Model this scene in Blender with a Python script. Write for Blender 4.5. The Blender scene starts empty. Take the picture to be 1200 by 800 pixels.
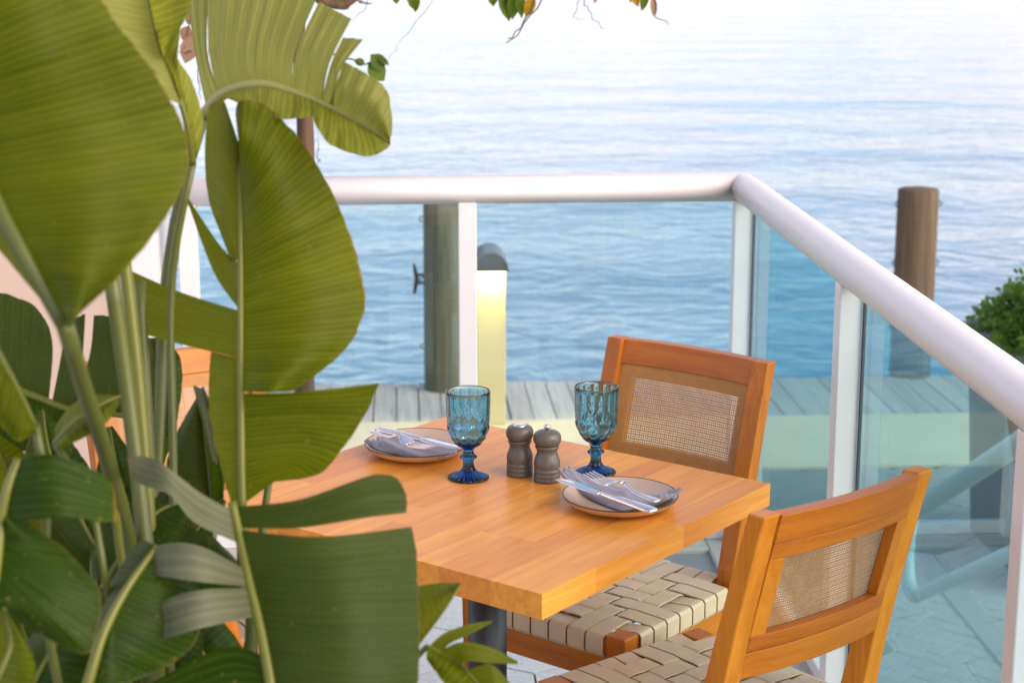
import bpy, bmesh, math, random
from mathutils import Vector, Matrix, noise
R = math.radians
rng = random.Random(7)
scn = bpy.context.scene
C = scn.collection

# ------------------------------------------------------------------ camera
FPX, U0, V0 = 2100.0, 600.0, 400.0          # focal length in pixels of a 1200 x 800 frame
CH = 1.73                                   # eye height above the terrace floor
PITCH, YAW = R(12.9009), R(3.4532)          # downward tilt, turn to the right of +Y
cam_data = bpy.data.cameras.new('camera')
cam = bpy.data.objects.new('camera', cam_data); C.objects.link(cam)
cam.location = (0, 0, CH)
cam.rotation_euler = (R(90) - PITCH, 0, -YAW)
cam_data.sensor_width = 36.0
cam_data.lens = FPX / 1200.0 * 36.0
cam_data.clip_start, cam_data.clip_end = 0.05, 12000.0
cam_data.dof.use_dof = True
cam_data.dof.focus_distance = 3.15
cam_data.dof.aperture_fstop = 7.5
scn.camera = cam

# ------------------------------------------------------------------ light
SUN_EL, SUN_AZ = R(30.0), R(126.0)          # azimuth from +Y towards +X: soft low sun from the right
world = bpy.data.worlds.new('World'); scn.world = world; world.use_nodes = True
wn = world.node_tree.nodes; wl = world.node_tree.links
sky = wn.new('ShaderNodeTexSky'); sky.sky_type = 'NISHITA'; sky.sun_disc = False
sky.sun_elevation = SUN_EL; sky.sun_rotation = SUN_AZ
sky.altitude = 0; sky.air_density = 1.0; sky.dust_density = 1.2; sky.ozone_density = 2.6
# thin broken cloud spread evenly over the whole sky, as bright as the air behind it and warmer
tcw = wn.new('ShaderNodeTexCoord'); spw = wn.new('ShaderNodeSeparateXYZ'); wl.new(tcw.outputs['Generated'], spw.inputs[0])
def wmath(op, a, b):
    m = wn.new('ShaderNodeMath'); m.operation = op
    for i, v in enumerate((a, b)):
        if isinstance(v, bpy.types.NodeSocket): wl.new(v, m.inputs[i])
        else: m.inputs[i].default_value = v
    return m.outputs[0]
den = wmath('ADD', wmath('ABSOLUTE', spw.outputs[2], 0.0), 0.18)
cw = wn.new('ShaderNodeCombineXYZ'); wl.new(wmath('DIVIDE', spw.outputs[0], den), cw.inputs[0]); wl.new(wmath('DIVIDE', spw.outputs[1], den), cw.inputs[1])
nw_ = wn.new('ShaderNodeTexNoise'); nw_.inputs['Scale'].default_value = 1.1; nw_.inputs['Detail'].default_value = 7.0; nw_.inputs['Roughness'].default_value = 0.58
wl.new(cw.outputs[0], nw_.inputs['Vector'])
rw = wn.new('ShaderNodeValToRGB'); rw.color_ramp.elements[0].position = 0.36; rw.color_ramp.elements[1].position = 0.62; wl.new(nw_.outputs[0], rw.inputs[0])
bw = wn.new('ShaderNodeRGBToBW'); wl.new(sky.outputs[0], bw.inputs[0])
cc = wn.new('ShaderNodeMix'); cc.data_type = 'RGBA'; cc.blend_type = 'MULTIPLY'; cc.inputs[0].default_value = 1.0
wl.new(bw.outputs[0], cc.inputs[6]); cc.inputs[7].default_value = (1.78, 1.46, 1.56, 1)
cm = wn.new('ShaderNodeMix'); cm.data_type = 'RGBA'
wl.new(wmath('MULTIPLY', rw.outputs[0], 0.85), cm.inputs[0]); wl.new(sky.outputs[0], cm.inputs[6]); wl.new(cc.outputs[2], cm.inputs[7])
wl.new(cm.outputs[2], wn['Background'].inputs[0]); wn['Background'].inputs[1].default_value = 0.13
sd = bpy.data.lights.new('sun', 'SUN'); sd.energy = 0.7; sd.angle = R(60); sd.color = (1.0, 0.77, 0.48)
sun = bpy.data.objects.new('sun', sd); C.objects.link(sun)
sdir = Vector((math.sin(SUN_AZ) * math.cos(SUN_EL), math.cos(SUN_AZ) * math.cos(SUN_EL), math.sin(SUN_EL)))
sun.rotation_euler = sdir.to_track_quat('Z', 'Y').to_euler()
vs = scn.view_settings
vs.view_transform = 'Standard'; vs.look = 'None'; vs.gamma = 1.0; vs.use_curve_mapping = False
vs.exposure = 1.32
scn.cycles.max_bounces = 14; scn.cycles.transparent_max_bounces = 24; scn.cycles.transmission_bounces = 12

# ------------------------------------------------------------------ pixel helpers (a pixel gives a direction only)
FW = Vector((math.sin(YAW), math.cos(YAW), 0)); RT = Vector((math.cos(YAW), -math.sin(YAW), 0)); UP = Vector((0, 0, 1))
CO = Vector((0, 0, CH))
def ray(u, v):
    x, y = (u - U0) / FPX, (v - V0) / FPX
    return FW * (math.cos(PITCH) - y * math.sin(PITCH)) + RT * x + UP * (-math.sin(PITCH) - y * math.cos(PITCH))
def at_d(u, v, d): return CO + ray(u, v) * d
def at_z(u, v, z):
    r = ray(u, v); return CO + r * ((z - CH) / r.z)
def at_y(u, v, Y):
    r = ray(u, v); return CO + r * (Y / r.y)

# ------------------------------------------------------------------ node materials
def newmat(name):
    m = bpy.data.materials.new(name); m.use_nodes = True
    nt = m.node_tree; nt.nodes.clear()
    out = nt.nodes.new('ShaderNodeOutputMaterial')
    return m, nt, out
class N:
    def __init__(s, nt): s.nt = nt
    def __call__(s, typ, **kw):
        n = s.nt.nodes.new(typ)
        ins = kw.pop('ins', {})
        for k, v in kw.items(): setattr(n, k, v)
        for k, v in ins.items():
            sock = n.inputs[k]
            if isinstance(v, bpy.types.NodeSocket): s.nt.links.new(v, sock)
            else: sock.default_value = v
        return n
def c4(c): return (c[0], c[1], c[2], 1.0)
def ramp(n, fac, stops, interp='LINEAR'):
    r = n('ShaderNodeValToRGB', ins={'Fac': fac}); cr = r.color_ramp; cr.interpolation = interp
    while len(cr.elements) < len(stops): cr.elements.new(0.5)
    for e, (p, c) in zip(cr.elements, stops): e.position = p; e.color = c4(c) if len(c) == 3 else c
    return r.outputs['Color']
def mixc(n, fac, a, b, mode='MIX'):
    m = n('ShaderNodeMix', data_type='RGBA', blend_type=mode)
    for i, v in ((0, fac), (6, a), (7, b)):
        if isinstance(v, bpy.types.NodeSocket): n.nt.links.new(v, m.inputs[i])
        else: m.inputs[i].default_value = v if i == 0 else c4(v)
    return m.outputs[2]
def math_(n, op, a, b=0.0, c=0.0):
    m = n('ShaderNodeMath', operation=op)
    for i, v in enumerate((a, b, c)):
        if isinstance(v, bpy.types.NodeSocket): n.nt.links.new(v, m.inputs[i])
        else: m.inputs[i].default_value = v
    return m.outputs[0]
def coords(n, scale=(1, 1, 1), loc=None, space='Object'):
    tc = n('ShaderNodeTexCoord')
    mp = n('ShaderNodeMapping', ins={'Vector': tc.outputs[space], 'Scale': scale})
    if loc is not None: n.nt.links.new(loc, mp.inputs['Location'])
    return mp.outputs[0]
def rand_offset(n):
    oi = n('ShaderNodeObjectInfo')
    v = n('ShaderNodeCombineXYZ', ins={0: math_(n, 'MULTIPLY', oi.outputs['Random'], 37.0), 1: math_(n, 'MULTIPLY', oi.outputs['Random'], 91.0), 2: math_(n, 'MULTIPLY', oi.outputs['Random'], 53.0)})
    return v.outputs[0], oi.outputs['Random']
def finish(n, out, bsdf): n.nt.links.new(bsdf.outputs[0], out.inputs[0])
def bump(n, h, strength=0.3, dist=0.001):
    return n('ShaderNodeBump', ins={'Height': h, 'Strength': strength, 'Distance': dist}).outputs[0]

def plain(name, col, rough=0.5, metal=0.0, var=0.08, scale=12.0, bumps=0.15, spec=0.5, coat=0.0):
    m, nt, out = newmat(name); n = N(nt)
    off, rnd = rand_offset(n)
    v = coords(n, loc=off)
    nz = n('ShaderNodeTexNoise', ins={'Vector': v, 'Scale': scale, 'Detail': 6.0, 'Roughness': 0.6}).outputs[0]
    col2 = mixc(n, nz, tuple(x * (1 - var * 2) for x in col), tuple(min(1, x * (1 + var * 2)) for x in col))
    nz2 = n('ShaderNodeTexNoise', ins={'Vector': v, 'Scale': scale * 14, 'Detail': 3.0}).outputs[0]
    rr = math_(n, 'MULTIPLY_ADD', nz, 0.2, rough - 0.1)
    b = n('ShaderNodeBsdfPrincipled', ins={'Base Color': col2, 'Roughness': rr, 'Metallic': metal, 'Specular IOR Level': spec, 'Coat Weight': coat, 'Normal': bump(n, nz2, bumps, 0.0006)})
    finish(n, out, b); return m

def wood(name, axis, dark, light, rough=0.42, k=1.0, coat=0.05, objvar=0.18, grain=34.0):
    m, nt, out = newmat(name); n = N(nt)
    off, rnd = rand_offset(n)
    sc = [grain, grain, grain]; sc['xyz'.index(axis)] = grain * 0.055
    v = coords(n, tuple(s * k for s in sc), off)
    wv = n('ShaderNodeTexNoise', ins={'Vector': v, 'Scale': 1.0, 'Detail': 7.0, 'Roughness': 0.62, 'Distortion': 0.6}).outputs[0]
    fine = n('ShaderNodeTexNoise', ins={'Vector': v, 'Scale': 6.0, 'Detail': 4.0, 'Roughness': 0.7}).outputs[0]
    g = math_(n, 'MULTIPLY_ADD', fine, 0.35, math_(n, 'MULTIPLY', wv, 0.7))
    mid = tuple((a + b) / 2 for a, b in zip(dark, light))
    col = ramp(n, g, [(0.30, dark), (0.50, mid), (0.72, light)])
    tone = math_(n, 'MULTIPLY_ADD', rnd, objvar * 2, 1.0 - objvar)
    hs = n('ShaderNodeHueSaturation', ins={'Color': col, 'Value': tone, 'Hue': math_(n, 'MULTIPLY_ADD', rnd, 0.012, 0.494)})
    rr = math_(n, 'MULTIPLY_ADD', wv, 0.22, rough - 0.1)
    b = n('ShaderNodeBsdfPrincipled', ins={'Base Color': hs.outputs[0], 'Roughness': rr, 'Specular IOR Level': 0.32, 'Coat Weight': coat, 'Coat Roughness': 0.25, 'Normal': bump(n, g, 0.25, 0.0006)})
    finish(n, out, b); return m

M = {}
WD, WL = (0.36, 0.090, 0.004), (0.62, 0.205, 0.014)
for ax in 'xyz': M['chair_' + ax] = wood('chair_wood_' + ax, ax, WD, WL, 0.36)
M['table'] = wood('table_wood', 'y', (0.56, 0.180, 0.015), (0.88, 0.380, 0.062), 0.38, objvar=0.065, grain=40.0, coat=0.25)
M['dock'] = wood('weathered_dock_wood', 'y', (0.34, 0.31, 0.27), (0.70, 0.64, 0.56), 0.75, coat=0, objvar=0.15, grain=28)
M['pile'] = wood('pile_wood', 'z', (0.030, 0.020, 0.012), (0.165, 0.118, 0.070), 0.8, coat=0, grain=13)
M['pile_green'] = wood('pile_wood_algae', 'z', (0.045, 0.05, 0.035), (0.19, 0.19, 0.125), 0.8, coat=0, grain=13)
M['bark'] = wood('bark', 'z', (0.06, 0.035, 0.02), (0.20, 0.12, 0.075), 0.85, coat=0, grain=50)
M['white'] = plain('white_powder_coat', (0.77, 0.725, 0.69), 0.36, var=0.035, scale=9, bumps=0.04)
M['wall'] = plain('cream_stucco', (0.56, 0.42, 0.33), 0.8, var=0.03, scale=5, bumps=0.5)
M['gasket'] = plain('rubber', (0.015, 0.017, 0.018), 0.6)
M['black_metal'] = plain('black_metal', (0.018, 0.018, 0.02), 0.42, var=0.1)
M['steel'] = plain('steel', (0.90, 0.88, 0.84), 0.22, metal=1.0, var=0.02, bumps=0.02)
M['strap'] = plain('leather_strap', (0.62, 0.475, 0.29), 0.48, var=0.06, scale=30, bumps=0.25)
M['cane'] = plain('cane', (0.50, 0.235, 0.06), 0.55, var=0.16, scale=60)
M['plate'] = plain('glazed_plate', (0.52, 0.38, 0.27), 0.14, var=0.03, scale=8, bumps=0.02)
M['plate_under'] = plain('plate_underside', (0.58, 0.36, 0.16), 0.3, var=0.05, scale=8, bumps=0.05)
M['plate_rim'] = plain('plate_rim', (0.10, 0.045, 0.018), 0.25, var=0.2, scale=40)
M['grinder'] = plain('taupe_lacquer', (0.112, 0.098, 0.076), 0.36, var=0.05, scale=20, bumps=0.05)
M['grinder_top'] = plain('grinder_cap', (0.70, 0.70, 0.66), 0.3, var=0.02)
M['napkin'] = None
M['concrete'] = plain('pale_concrete', (0.78, 0.65, 0.44), 0.85, var=0.10, scale=2.0, bumps=0.4)
M['paver'] = plain('paver', (0.56, 0.50, 0.42), 0.85, var=0.10, scale=9, bumps=0.5)
M['joint'] = plain('joint_sand', (0.22, 0.20, 0.17), 0.95, var=0.15, scale=9)
M['kerb'] = plain('kerb_concrete', (0.48, 0.44, 0.38), 0.8, var=0.08, scale=6)
M['grout'] = plain('grout', (0.26, 0.25, 0.24), 0.9)
M['planter'] = plain('planter_slate', (0.055, 0.075, 0.095), 0.5, var=0.08, scale=6)
M['soil'] = plain('soil', (0.03, 0.022, 0.015), 0.95)
M['pipe'] = plain('pipe_paint', (0.50, 0.56, 0.53), 0.35, var=0.02)
M['hood'] = plain('hood_metal', (0.13, 0.14, 0.145), 0.4, var=0.05, metal=0.3)
M['lamp_post'] = plain('lamp_post_glow_tint', (0.62, 0.52, 0.27), 0.5, var=0.02)  # lamp's yellow glow is put into the post's base colour
M['pot'] = plain('pot_clay', (0.30, 0.27, 0.24), 0.7)
M['cleat'] = plain('cleat_iron', (0.06, 0.06, 0.06), 0.5, metal=0.6)

def mat_tile():
    m, nt, out = newmat('terrazzo'); n = N(nt)
    off, rnd = rand_offset(n); v = coords(n, loc=off)
    vo = n('ShaderNodeTexVoronoi', ins={'Vector': v, 'Scale': 170.0})
    spk = ramp(n, vo.outputs['Color'], [(0.0, (0.36, 0.34, 0.32)), (0.22, (0.55, 0.53, 0.50)), (0.6, (0.62, 0.60, 0.57)), (1.0, (0.78, 0.76, 0.73))])
    nz = n('ShaderNodeTexNoise', ins={'Vector': v, 'Scale': 5.0, 'Detail': 5.0}).outputs[0]
    col = mixc(n, 0.35, spk, ramp(n, nz, [(0.3, (0.50, 0.48, 0.46)), (0.7, (0.70, 0.68, 0.65))]))
    b = n('ShaderNodeBsdfPrincipled', ins={'Base Color': col, 'Roughness': math_(n, 'MULTIPLY_ADD', nz, 0.25, 0.42), 'Normal': bump(n, nz, 0.1, 0.001)})
    finish(n, out, b); return m
M['tile'] = mat_tile()

def mat_napkin():
    m, nt, out = newmat('grey_linen'); n = N(nt)
    v = coords(n)
    a = n('ShaderNodeTexWave', bands_direction='X', ins={'Vector': v, 'Scale': 320.0, 'Distortion': 2.0}).outputs[1]
    b_ = n('ShaderNodeTexWave', bands_direction='Y', ins={'Vector': v, 'Scale': 320.0, 'Distortion': 2.0}).outputs[1]
    w = math_(n, 'MULTIPLY', a, b_)
    nz = n('ShaderNodeTexNoise', ins={'Vector': v, 'Scale': 60.0, 'Detail': 5.0}).outputs[0]
    col = mixc(n, math_(n, 'MULTIPLY_ADD', w, 0.4, math_(n, 'MULTIPLY', nz, 0.6)), (0.19, 0.18, 0.22), (0.34, 0.33, 0.39))
    b = n('ShaderNodeBsdfPrincipled', ins={'Base Color': col, 'Roughness': 0.9, 'Sheen Weight': 0.3, 'Normal': bump(n, math_(n, 'ADD', w, nz), 0.4, 0.0006)})
    finish(n, out, b); return m
M['napkin'] = mat_napkin()

def mat_leaf(name, dark, light, under, trans, rough=0.46, veins=1.0):
    m, nt, out = newmat(name); n = N(nt)
    tc = n('ShaderNodeTexCoord'); sep = n('ShaderNodeSeparateXYZ', ins={0: tc.outputs['UV']})
    su, sv = sep.outputs[0], sep.outputs[1]
    # lateral veins run from midrib to margin: they depend on the distance along the midrib (uv x, metres)
    vv = n('ShaderNodeCombineXYZ', ins={0: su, 1: math_(n, 'MULTIPLY', sv, 0.02), 2: 0.0}).outputs[0]
    n1 = n('ShaderNodeTexNoise', ins={'Vector': vv, 'Scale': 60.0, 'Detail': 2.0, 'Roughness': 0.5}).outputs[0]
    ph = math_(n, 'MULTIPLY_ADD', su, 780.0, math_(n, 'MULTIPLY', n1, 9.0))
    n2 = math_(n, 'POWER', math_(n, 'MULTIPLY_ADD', math_(n, 'SINE', ph), 0.5, 0.5), 3.0)
    obj = coords(n)
    n3 = n('ShaderNodeTexNoise', ins={'Vector': obj, 'Scale': 9.0, 'Detail': 4.0}).outputs[0]
    spots = n('ShaderNodeTexNoise', ins={'Vector': obj, 'Scale': 150.0, 'Detail': 1.0}).outputs[0]
    t = math_(n, 'MULTIPLY_ADD', n1, 0.34, math_(n, 'MULTIPLY_ADD', n2, 0.14, math_(n, 'MULTIPLY_ADD', n3, 0.36, 0.16)))
    col = ramp(n, t, [(0.38, dark), (0.55, tuple((a + b) / 2 for a, b in zip(dark, light))), (0.72, light)])
    sp = ramp(n, spots, [(0.70, (0, 0, 0)), (0.76, (1, 1, 1))])
    col = mixc(n, math_(n, 'MULTIPLY', sp, 0.45), col, (0.22, 0.16, 0.03))
    edge = ramp(n, math_(n, 'MULTIPLY_ADD', n3, 0.05, math_(n, 'ADD', sv, -0.026)), [(0.986, (0, 0, 0)), (0.997, (1, 1, 1))])
    ef = math_(n, 'MULTIPLY', edge, 0.6)
    col = mixc(n, ef, col, (0.30, 0.17, 0.03))
    geo = n('ShaderNodeNewGeometry')
    col = mixc(n, math_(n, 'MULTIPLY', geo.outputs['Backfacing'], 0.5), col, under)
    h = math_(n, 'MULTIPLY_ADD', n1, 1.0, math_(n, 'MULTIPLY', n2, 0.12))
    nb = bump(n, h, 0.5 * veins, 0.004)
    b = n('ShaderNodeBsdfPrincipled', ins={'Base Color': col, 'Roughness': math_(n, 'MULTIPLY_ADD', n3, 0.2, rough - 0.08), 'Normal': nb, 'Specular IOR Level': 0.15})
    tr = n('ShaderNodeBsdfTranslucent', ins={'Color': mixc(n, 1.0, col, (1.0, 0.98, 0.55), 'MULTIPLY'), 'Normal': nb})
    hs = n('ShaderNodeHueSaturation', ins={'Color': mixc(n, 0.0, col, col), 'Value': 2.1, 'Saturation': 1.05, 'Hue': 0.487})
    nt.links.new(hs.outputs[0], tr.inputs['Color'])
    ms = n('ShaderNodeMixShader', ins={0: trans, 1: b.outputs[0], 2: tr.outputs[0]})
    nt.links.new(ms.outputs[0], out.inputs[0]); return m
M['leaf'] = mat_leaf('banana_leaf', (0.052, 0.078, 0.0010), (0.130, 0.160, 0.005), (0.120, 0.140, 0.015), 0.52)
M['leaf_dark'] = mat_leaf('banana_leaf_dark_shade', (0.012, 0.034, 0.0010), (0.042, 0.078, 0.004), (0.055, 0.075, 0.015), 0.36)  # dark green leaves; the clump's shade is put into the colour too
M['leaf_pale'] = mat_leaf('banana_leaf_young', (0.115, 0.145, 0.010), (0.27, 0.29, 0.050), (0.25, 0.265, 0.085), 0.42, veins=1.6)
M['leaf_grey'] = mat_leaf('banana_leaf_underside', (0.075, 0.090, 0.045), (0.155, 0.165, 0.095), (0.13, 0.14, 0.085), 0.22, rough=0.45)
M['stem'] = plain('plant_stem', (0.085, 0.105, 0.014), 0.42, var=0.12, scale=10, bumps=0.1)
M['midrib'] = plain('leaf_midrib', (0.13, 0.145, 0.012), 0.4, var=0.08, scale=14, bumps=0.1)
M['leafrib_pale'] = plain('pale_midrib', (0.32, 0.32, 0.10), 0.4, var=0.08, scale=14, bumps=0.1)
M['tree_leaf'] = mat_leaf('tree_leaf', (0.05, 0.10, 0.008), (0.11, 0.16, 0.015), (0.09, 0.13, 0.03), 0.4)
M['tree_leaf_old'] = mat_leaf('yellowed_tree_leaf', (0.30, 0.17, 0.015), (0.42, 0.26, 0.03), (0.34, 0.22, 0.05), 0.4)
M['tree_leaf_dry'] = mat_leaf('dried_tree_leaf', (0.25, 0.14, 0.08), (0.42, 0.27, 0.17), (0.35, 0.24, 0.16), 0.3)
M['shrub_leaf'] = mat_leaf('shrub_leaf', (0.045, 0.11, 0.014), (0.13, 0.25, 0.035), (0.12, 0.20, 0.05), 0.3)

def mat_pane():
    m, nt, out = newmat('tinted_pane'); n = N(nt)
    lw = n('ShaderNodeLayerWeight', ins={'Blend': 0.5})
    f = math_(n, 'MULTIPLY_ADD', math_(n, 'POWER', lw.outputs['Facing'], 5.0), 0.96, 0.035)
    t = n('ShaderNodeBsdfTransparent', ins={'Color': (1, 1, 1, 1)})
    va = n('ShaderNodeVolumeAbsorption', ins={'Color': (0.05, 0.70, 0.785, 1), 'Density': 34.0})
    nt.links.new(va.outputs[0], out.inputs['Volume'])
    g = n('ShaderNodeBsdfGlossy', ins={'Color': (1, 1, 1, 1), 'Roughness': 0.0})
    ms = n('ShaderNodeMixShader', ins={0: f, 1: t.outputs[0], 2: g.outputs[0]})
    nt.links.new(ms.outputs[0], out.inputs[0]); return m
M['pane'] = mat_pane()

def mat_goblet():
    m, nt, out = newmat('blue_pressed_glass'); n = N(nt)
    v = coords(n); nz = n('ShaderNodeTexNoise', ins={'Vector': v, 'Scale': 40.0}).outputs[0]
    b = n('ShaderNodeBsdfPrincipled', ins={'Base Color': (0.70, 0.90, 0.97, 1), 'Roughness': 0.02, 'IOR': 1.45, 'Transmission Weight': 1.0, 'Normal': bump(n, nz, 0.05, 0.001)})
    finish(n, out, b)
    va = n('ShaderNodeVolumeAbsorption', ins={'Color': (0.08, 0.60, 0.79, 1), 'Density': 170.0})
    nt.links.new(va.outputs[0], out.inputs['Volume']); return m
M['goblet'] = mat_goblet()

def mat_water():
    m, nt, out = newmat('water'); n = N(nt)
    def nz(sc, det, rough=0.5, dist=0.0):
        return n('ShaderNodeTexNoise', ins={'Vector': coords(n, sc), 'Scale': 1.0, 'Detail': det, 'Roughness': rough, 'Distortion': dist}).outputs[0]
    h = math_(n, 'MULTIPLY', nz((0.15, 0.20, 1), 2.0), 0.27)
    h = math_(n, 'ADD', h, math_(n, 'MULTIPLY', nz((0.95, 1.2, 1), 3.0, 0.5, 0.8), 0.09))
    h = math_(n, 'ADD', h, math_(n, 'MULTIPLY', nz((3.0, 4.4, 1), 3.0, 0.55, 0.4), 0.026))
    w = n('ShaderNodeTexWave', bands_direction='Y', wave_profile='SIN', ins={'Vector': coords(n, (0.016, 0.062, 1)), 'Scale': 1.0, 'Distortion': 3.0, 'Detail': 2.0, 'Detail Scale': 0.6}).outputs[1]
    h = math_(n, 'ADD', h, math_(n, 'MULTIPLY', w, 0.04))
    b = n('ShaderNodeBsdfPrincipled', ins={'Base Color': (0.12, 0.265, 0.345, 1), 'Roughness': 0.06, 'IOR': 1.33,
          'Normal': n('ShaderNodeBump', ins={'Height': h, 'Strength': 1.0, 'Distance': 0.62}).outputs[0]})
    finish(n, out, b); return m
M['water'] = mat_water()

def mat_emit(name, col, s):
    m, nt, out = newmat(name); n = N(nt)
    e = n('ShaderNodeEmission', ins={'Color': c4(col), 'Strength': s}); finish(n, out, e); return m
M['lamp'] = mat_emit('lamp_diffuser', (1.0, 0.82, 0.40), 80.0)

# ------------------------------------------------------------------ mesh helpers
def mesh_obj(name, verts, faces, mat, parent=None, smooth=False, uvs=None, loc=None):
    me = bpy.data.meshes.new(name); me.from_pydata([tuple(v) for v in verts], [], faces); me.update()
    if uvs:
        ul = me.uv_layers.new(name='UVMap')
        for p in me.polygons:
            for li in p.loop_indices: ul.data[li].uv = uvs[me.loops[li].vertex_index]
    if smooth: me.shade_smooth() if hasattr(me, 'shade_smooth') else None
    if smooth:
        for p in me.polygons: p.use_smooth = True
    me.materials.append(mat)
    o = bpy.data.objects.new(name, me); C.objects.link(o)
    if parent: o.parent = parent
    if loc is not None: o.location = loc
    return o
def bm_obj(name, bm, mat, parent=None, smooth=False, loc=None, rot=None):
    me = bpy.data.meshes.new(name); bmesh.ops.recalc_face_normals(bm, faces=bm.faces); bm.to_mesh(me); bm.free()
    if smooth:
        for p in me.polygons: p.use_smooth = True
    me.materials.append(mat)
    o = bpy.data.objects.new(name, me); C.objects.link(o)
    if parent: o.parent = parent
    if loc is not None: o.location = loc
    if rot is not None: o.rotation_euler = rot
    return o
def bevel_all(bm, w, seg=2):
    if w > 0: bmesh.ops.bevel(bm, geom=list(bm.edges), offset=w, segments=seg, affect='EDGES', profile=0.5)
def box(name, size, center, mat, parent=None, bev=0.002, seg=2, loc=None, rot=None):
    bm = bmesh.new(); bmesh.ops.create_cube(bm, size=1.0)
    for v in bm.verts: v.co = Vector((v.co.x * size[0], v.co.y * size[1], v.co.z * size[2])) + Vector(center)
    bevel_all(bm, bev, seg)
    return bm_obj(name, bm, mat, parent, False, loc, rot)
def loft(name, secs, mat, parent=None, bev=0.0025, smooth=False):
    """secs: list of 4-corner rings"""
    bm = bmesh.new(); rings = []
    for s in secs: rings.append([bm.verts.new(p) for p in s])
    for a, b in zip(rings, rings[1:]):
        for i in range(4): bm.faces.new((a[i], a[(i + 1) % 4], b[(i + 1) % 4], b[i]))
    bm.faces.new(rings[0][::-1]); bm.faces.new(rings[-1])
    bmesh.ops.recalc_face_normals(bm, faces=bm.faces)
    if bev > 0:
        ed = [e for e in bm.edges if len(e.link_faces) == 2 and e.calc_face_angle(0) > R(40)]
        bmesh.ops.bevel(bm, geom=ed, offset=bev, segments=2, affect='EDGES', profile=0.5)
    return bm_obj(name, bm, mat, parent, smooth)
def frame_for(d):
    d = d.normalized(); a = Vector((0, 0, 1)) if abs(d.z) < 0.9 else Vector((1, 0, 0))
    x = d.cross(a).normalized(); return x, d.cross(x).normalized()
def tube_data(pts, radii, n=10, closed_ends=True, flat=1.0):
    pts = [Vector(p) for p in pts]; V, F = [], []
    prev = None
    for i, p in enumerate(pts):
        d = (pts[min(i + 1, len(pts) - 1)] - pts[max(i - 1, 0)])
        if prev is None: x, y = frame_for(d)
        else:
            dn = d.normalized(); x = (prev - dn * prev.dot(dn)).normalized(); y = dn.cross(x).normalized()
        prev = x
        r = radii[i] if isinstance(radii, (list, tuple)) else radii
        for k in range(n):
            a = 2 * math.pi * k / n; V.append(p + x * (math.cos(a) * r) + y * (math.sin(a) * r * flat))
    for i in range(len(pts) - 1):
        for k in range(n): F.append((i * n + k, i * n + (k + 1) % n, (i + 1) * n + (k + 1) % n, (i + 1) * n + k))
    if closed_ends: F.append(tuple(range(n))[::-1]); F.append(tuple((len(pts) - 1) * n + k for k in range(n)))
    return V, F
def tube(name, pts, radii, mat, parent=None, n=10):
    V, F = tube_data(pts, radii, n); return mesh_obj(name, V, F, mat, parent, True)
def lathe(name, prof, mat, parent=None, n=48, mod=None, loc=None, close=False):
    """prof: (radius, z) list; r==0 ends are fans. mod(r, z, a, i) -> r"""
    V, F, idx = [], [], []
    for i, (r, z) in enumerate(prof):
        if r < 1e-6: idx.append([len(V)]); V.append((0, 0, z)); continue
        ring = []
        for k in range(n):
            a = 2 * math.pi * k / n; rr = mod(r, z, a, i) if mod else r
            ring.append(len(V)); V.append((rr * math.cos(a), rr * math.sin(a), z))
        idx.append(ring)
    pr = list(zip(idx, idx[1:])) + ([(idx[-1], idx[0])] if close else [])
    for a, b in pr:
        for k in range(n):
            k2 = (k + 1) % n
            if len(a) == 1 and len(b) == 1: continue
            if len(a) == 1: F.append((a[0], b[k2], b[k]))
            elif len(b) == 1: F.append((a[k], a[k2], b[0]))
            else: F.append((a[k], a[k2], b[k2], b[k]))
    bm = bmesh.new(); me = bpy.data.meshes.new(name); me.from_pydata(V, [], F); bm.from_mesh(me); bpy.data.meshes.remove(me)
    return bm_obj(name, bm, mat, parent, True, loc)
def empty(name, loc=(0, 0, 0), rz=0.0):
    o = bpy.data.objects.new(name, None); C.objects.link(o); o.location = loc; o.rotation_euler = (0, 0, rz); o.empty_display_size = 0.1
    return o
def tag(o, label, cat, group=None):
    o['label'] = label; o['category'] = cat
    if group: o['group'] = group
    return o
def structure(o): o['kind'] = 'structure'; return o
def copy_tree(o, parent=None):
    c = o.copy(); C.objects.link(c); c.parent = parent
    for ch in list(o.children): copy_tree(ch, c)
    return c
def catmull(P, t):
    n = len(P) - 1; x = min(max(t, 0), 1) * n; i = min(int(x), n - 1); f = x - i
    p0, p1, p2, p3 = P[max(i - 1, 0)], P[i], P[i + 1], P[min(i + 2, n)]
    return 0.5 * ((2 * p1) + (p2 - p0) * f + (2 * p0 - 5 * p1 + 4 * p2 - p3) * f * f + (3 * p1 - p0 - 3 * p2 + p3) * f ** 3)
def resample(P, n):
    """smooth a polyline and give n+1 points evenly by arc length"""
    if len(P) == 1: return [P[0].copy() for _ in range(n + 1)]
    D = [catmull(P, k / (12 * len(P))) for k in range(12 * len(P) + 1)]
    L = [0.0]
    for a, b in zip(D, D[1:]): L.append(L[-1] + (b - a).length)
    out, j = [], 0
    for k in range(n + 1):
        s = L[-1] * k / n
        while j < len(L) - 2 and L[j + 1] < s: j += 1
        f = (s - L[j]) / max(L[j + 1] - L[j], 1e-9); out.append(D[j].lerp(D[j + 1], min(max(f, 0), 1)))
    return out

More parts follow.
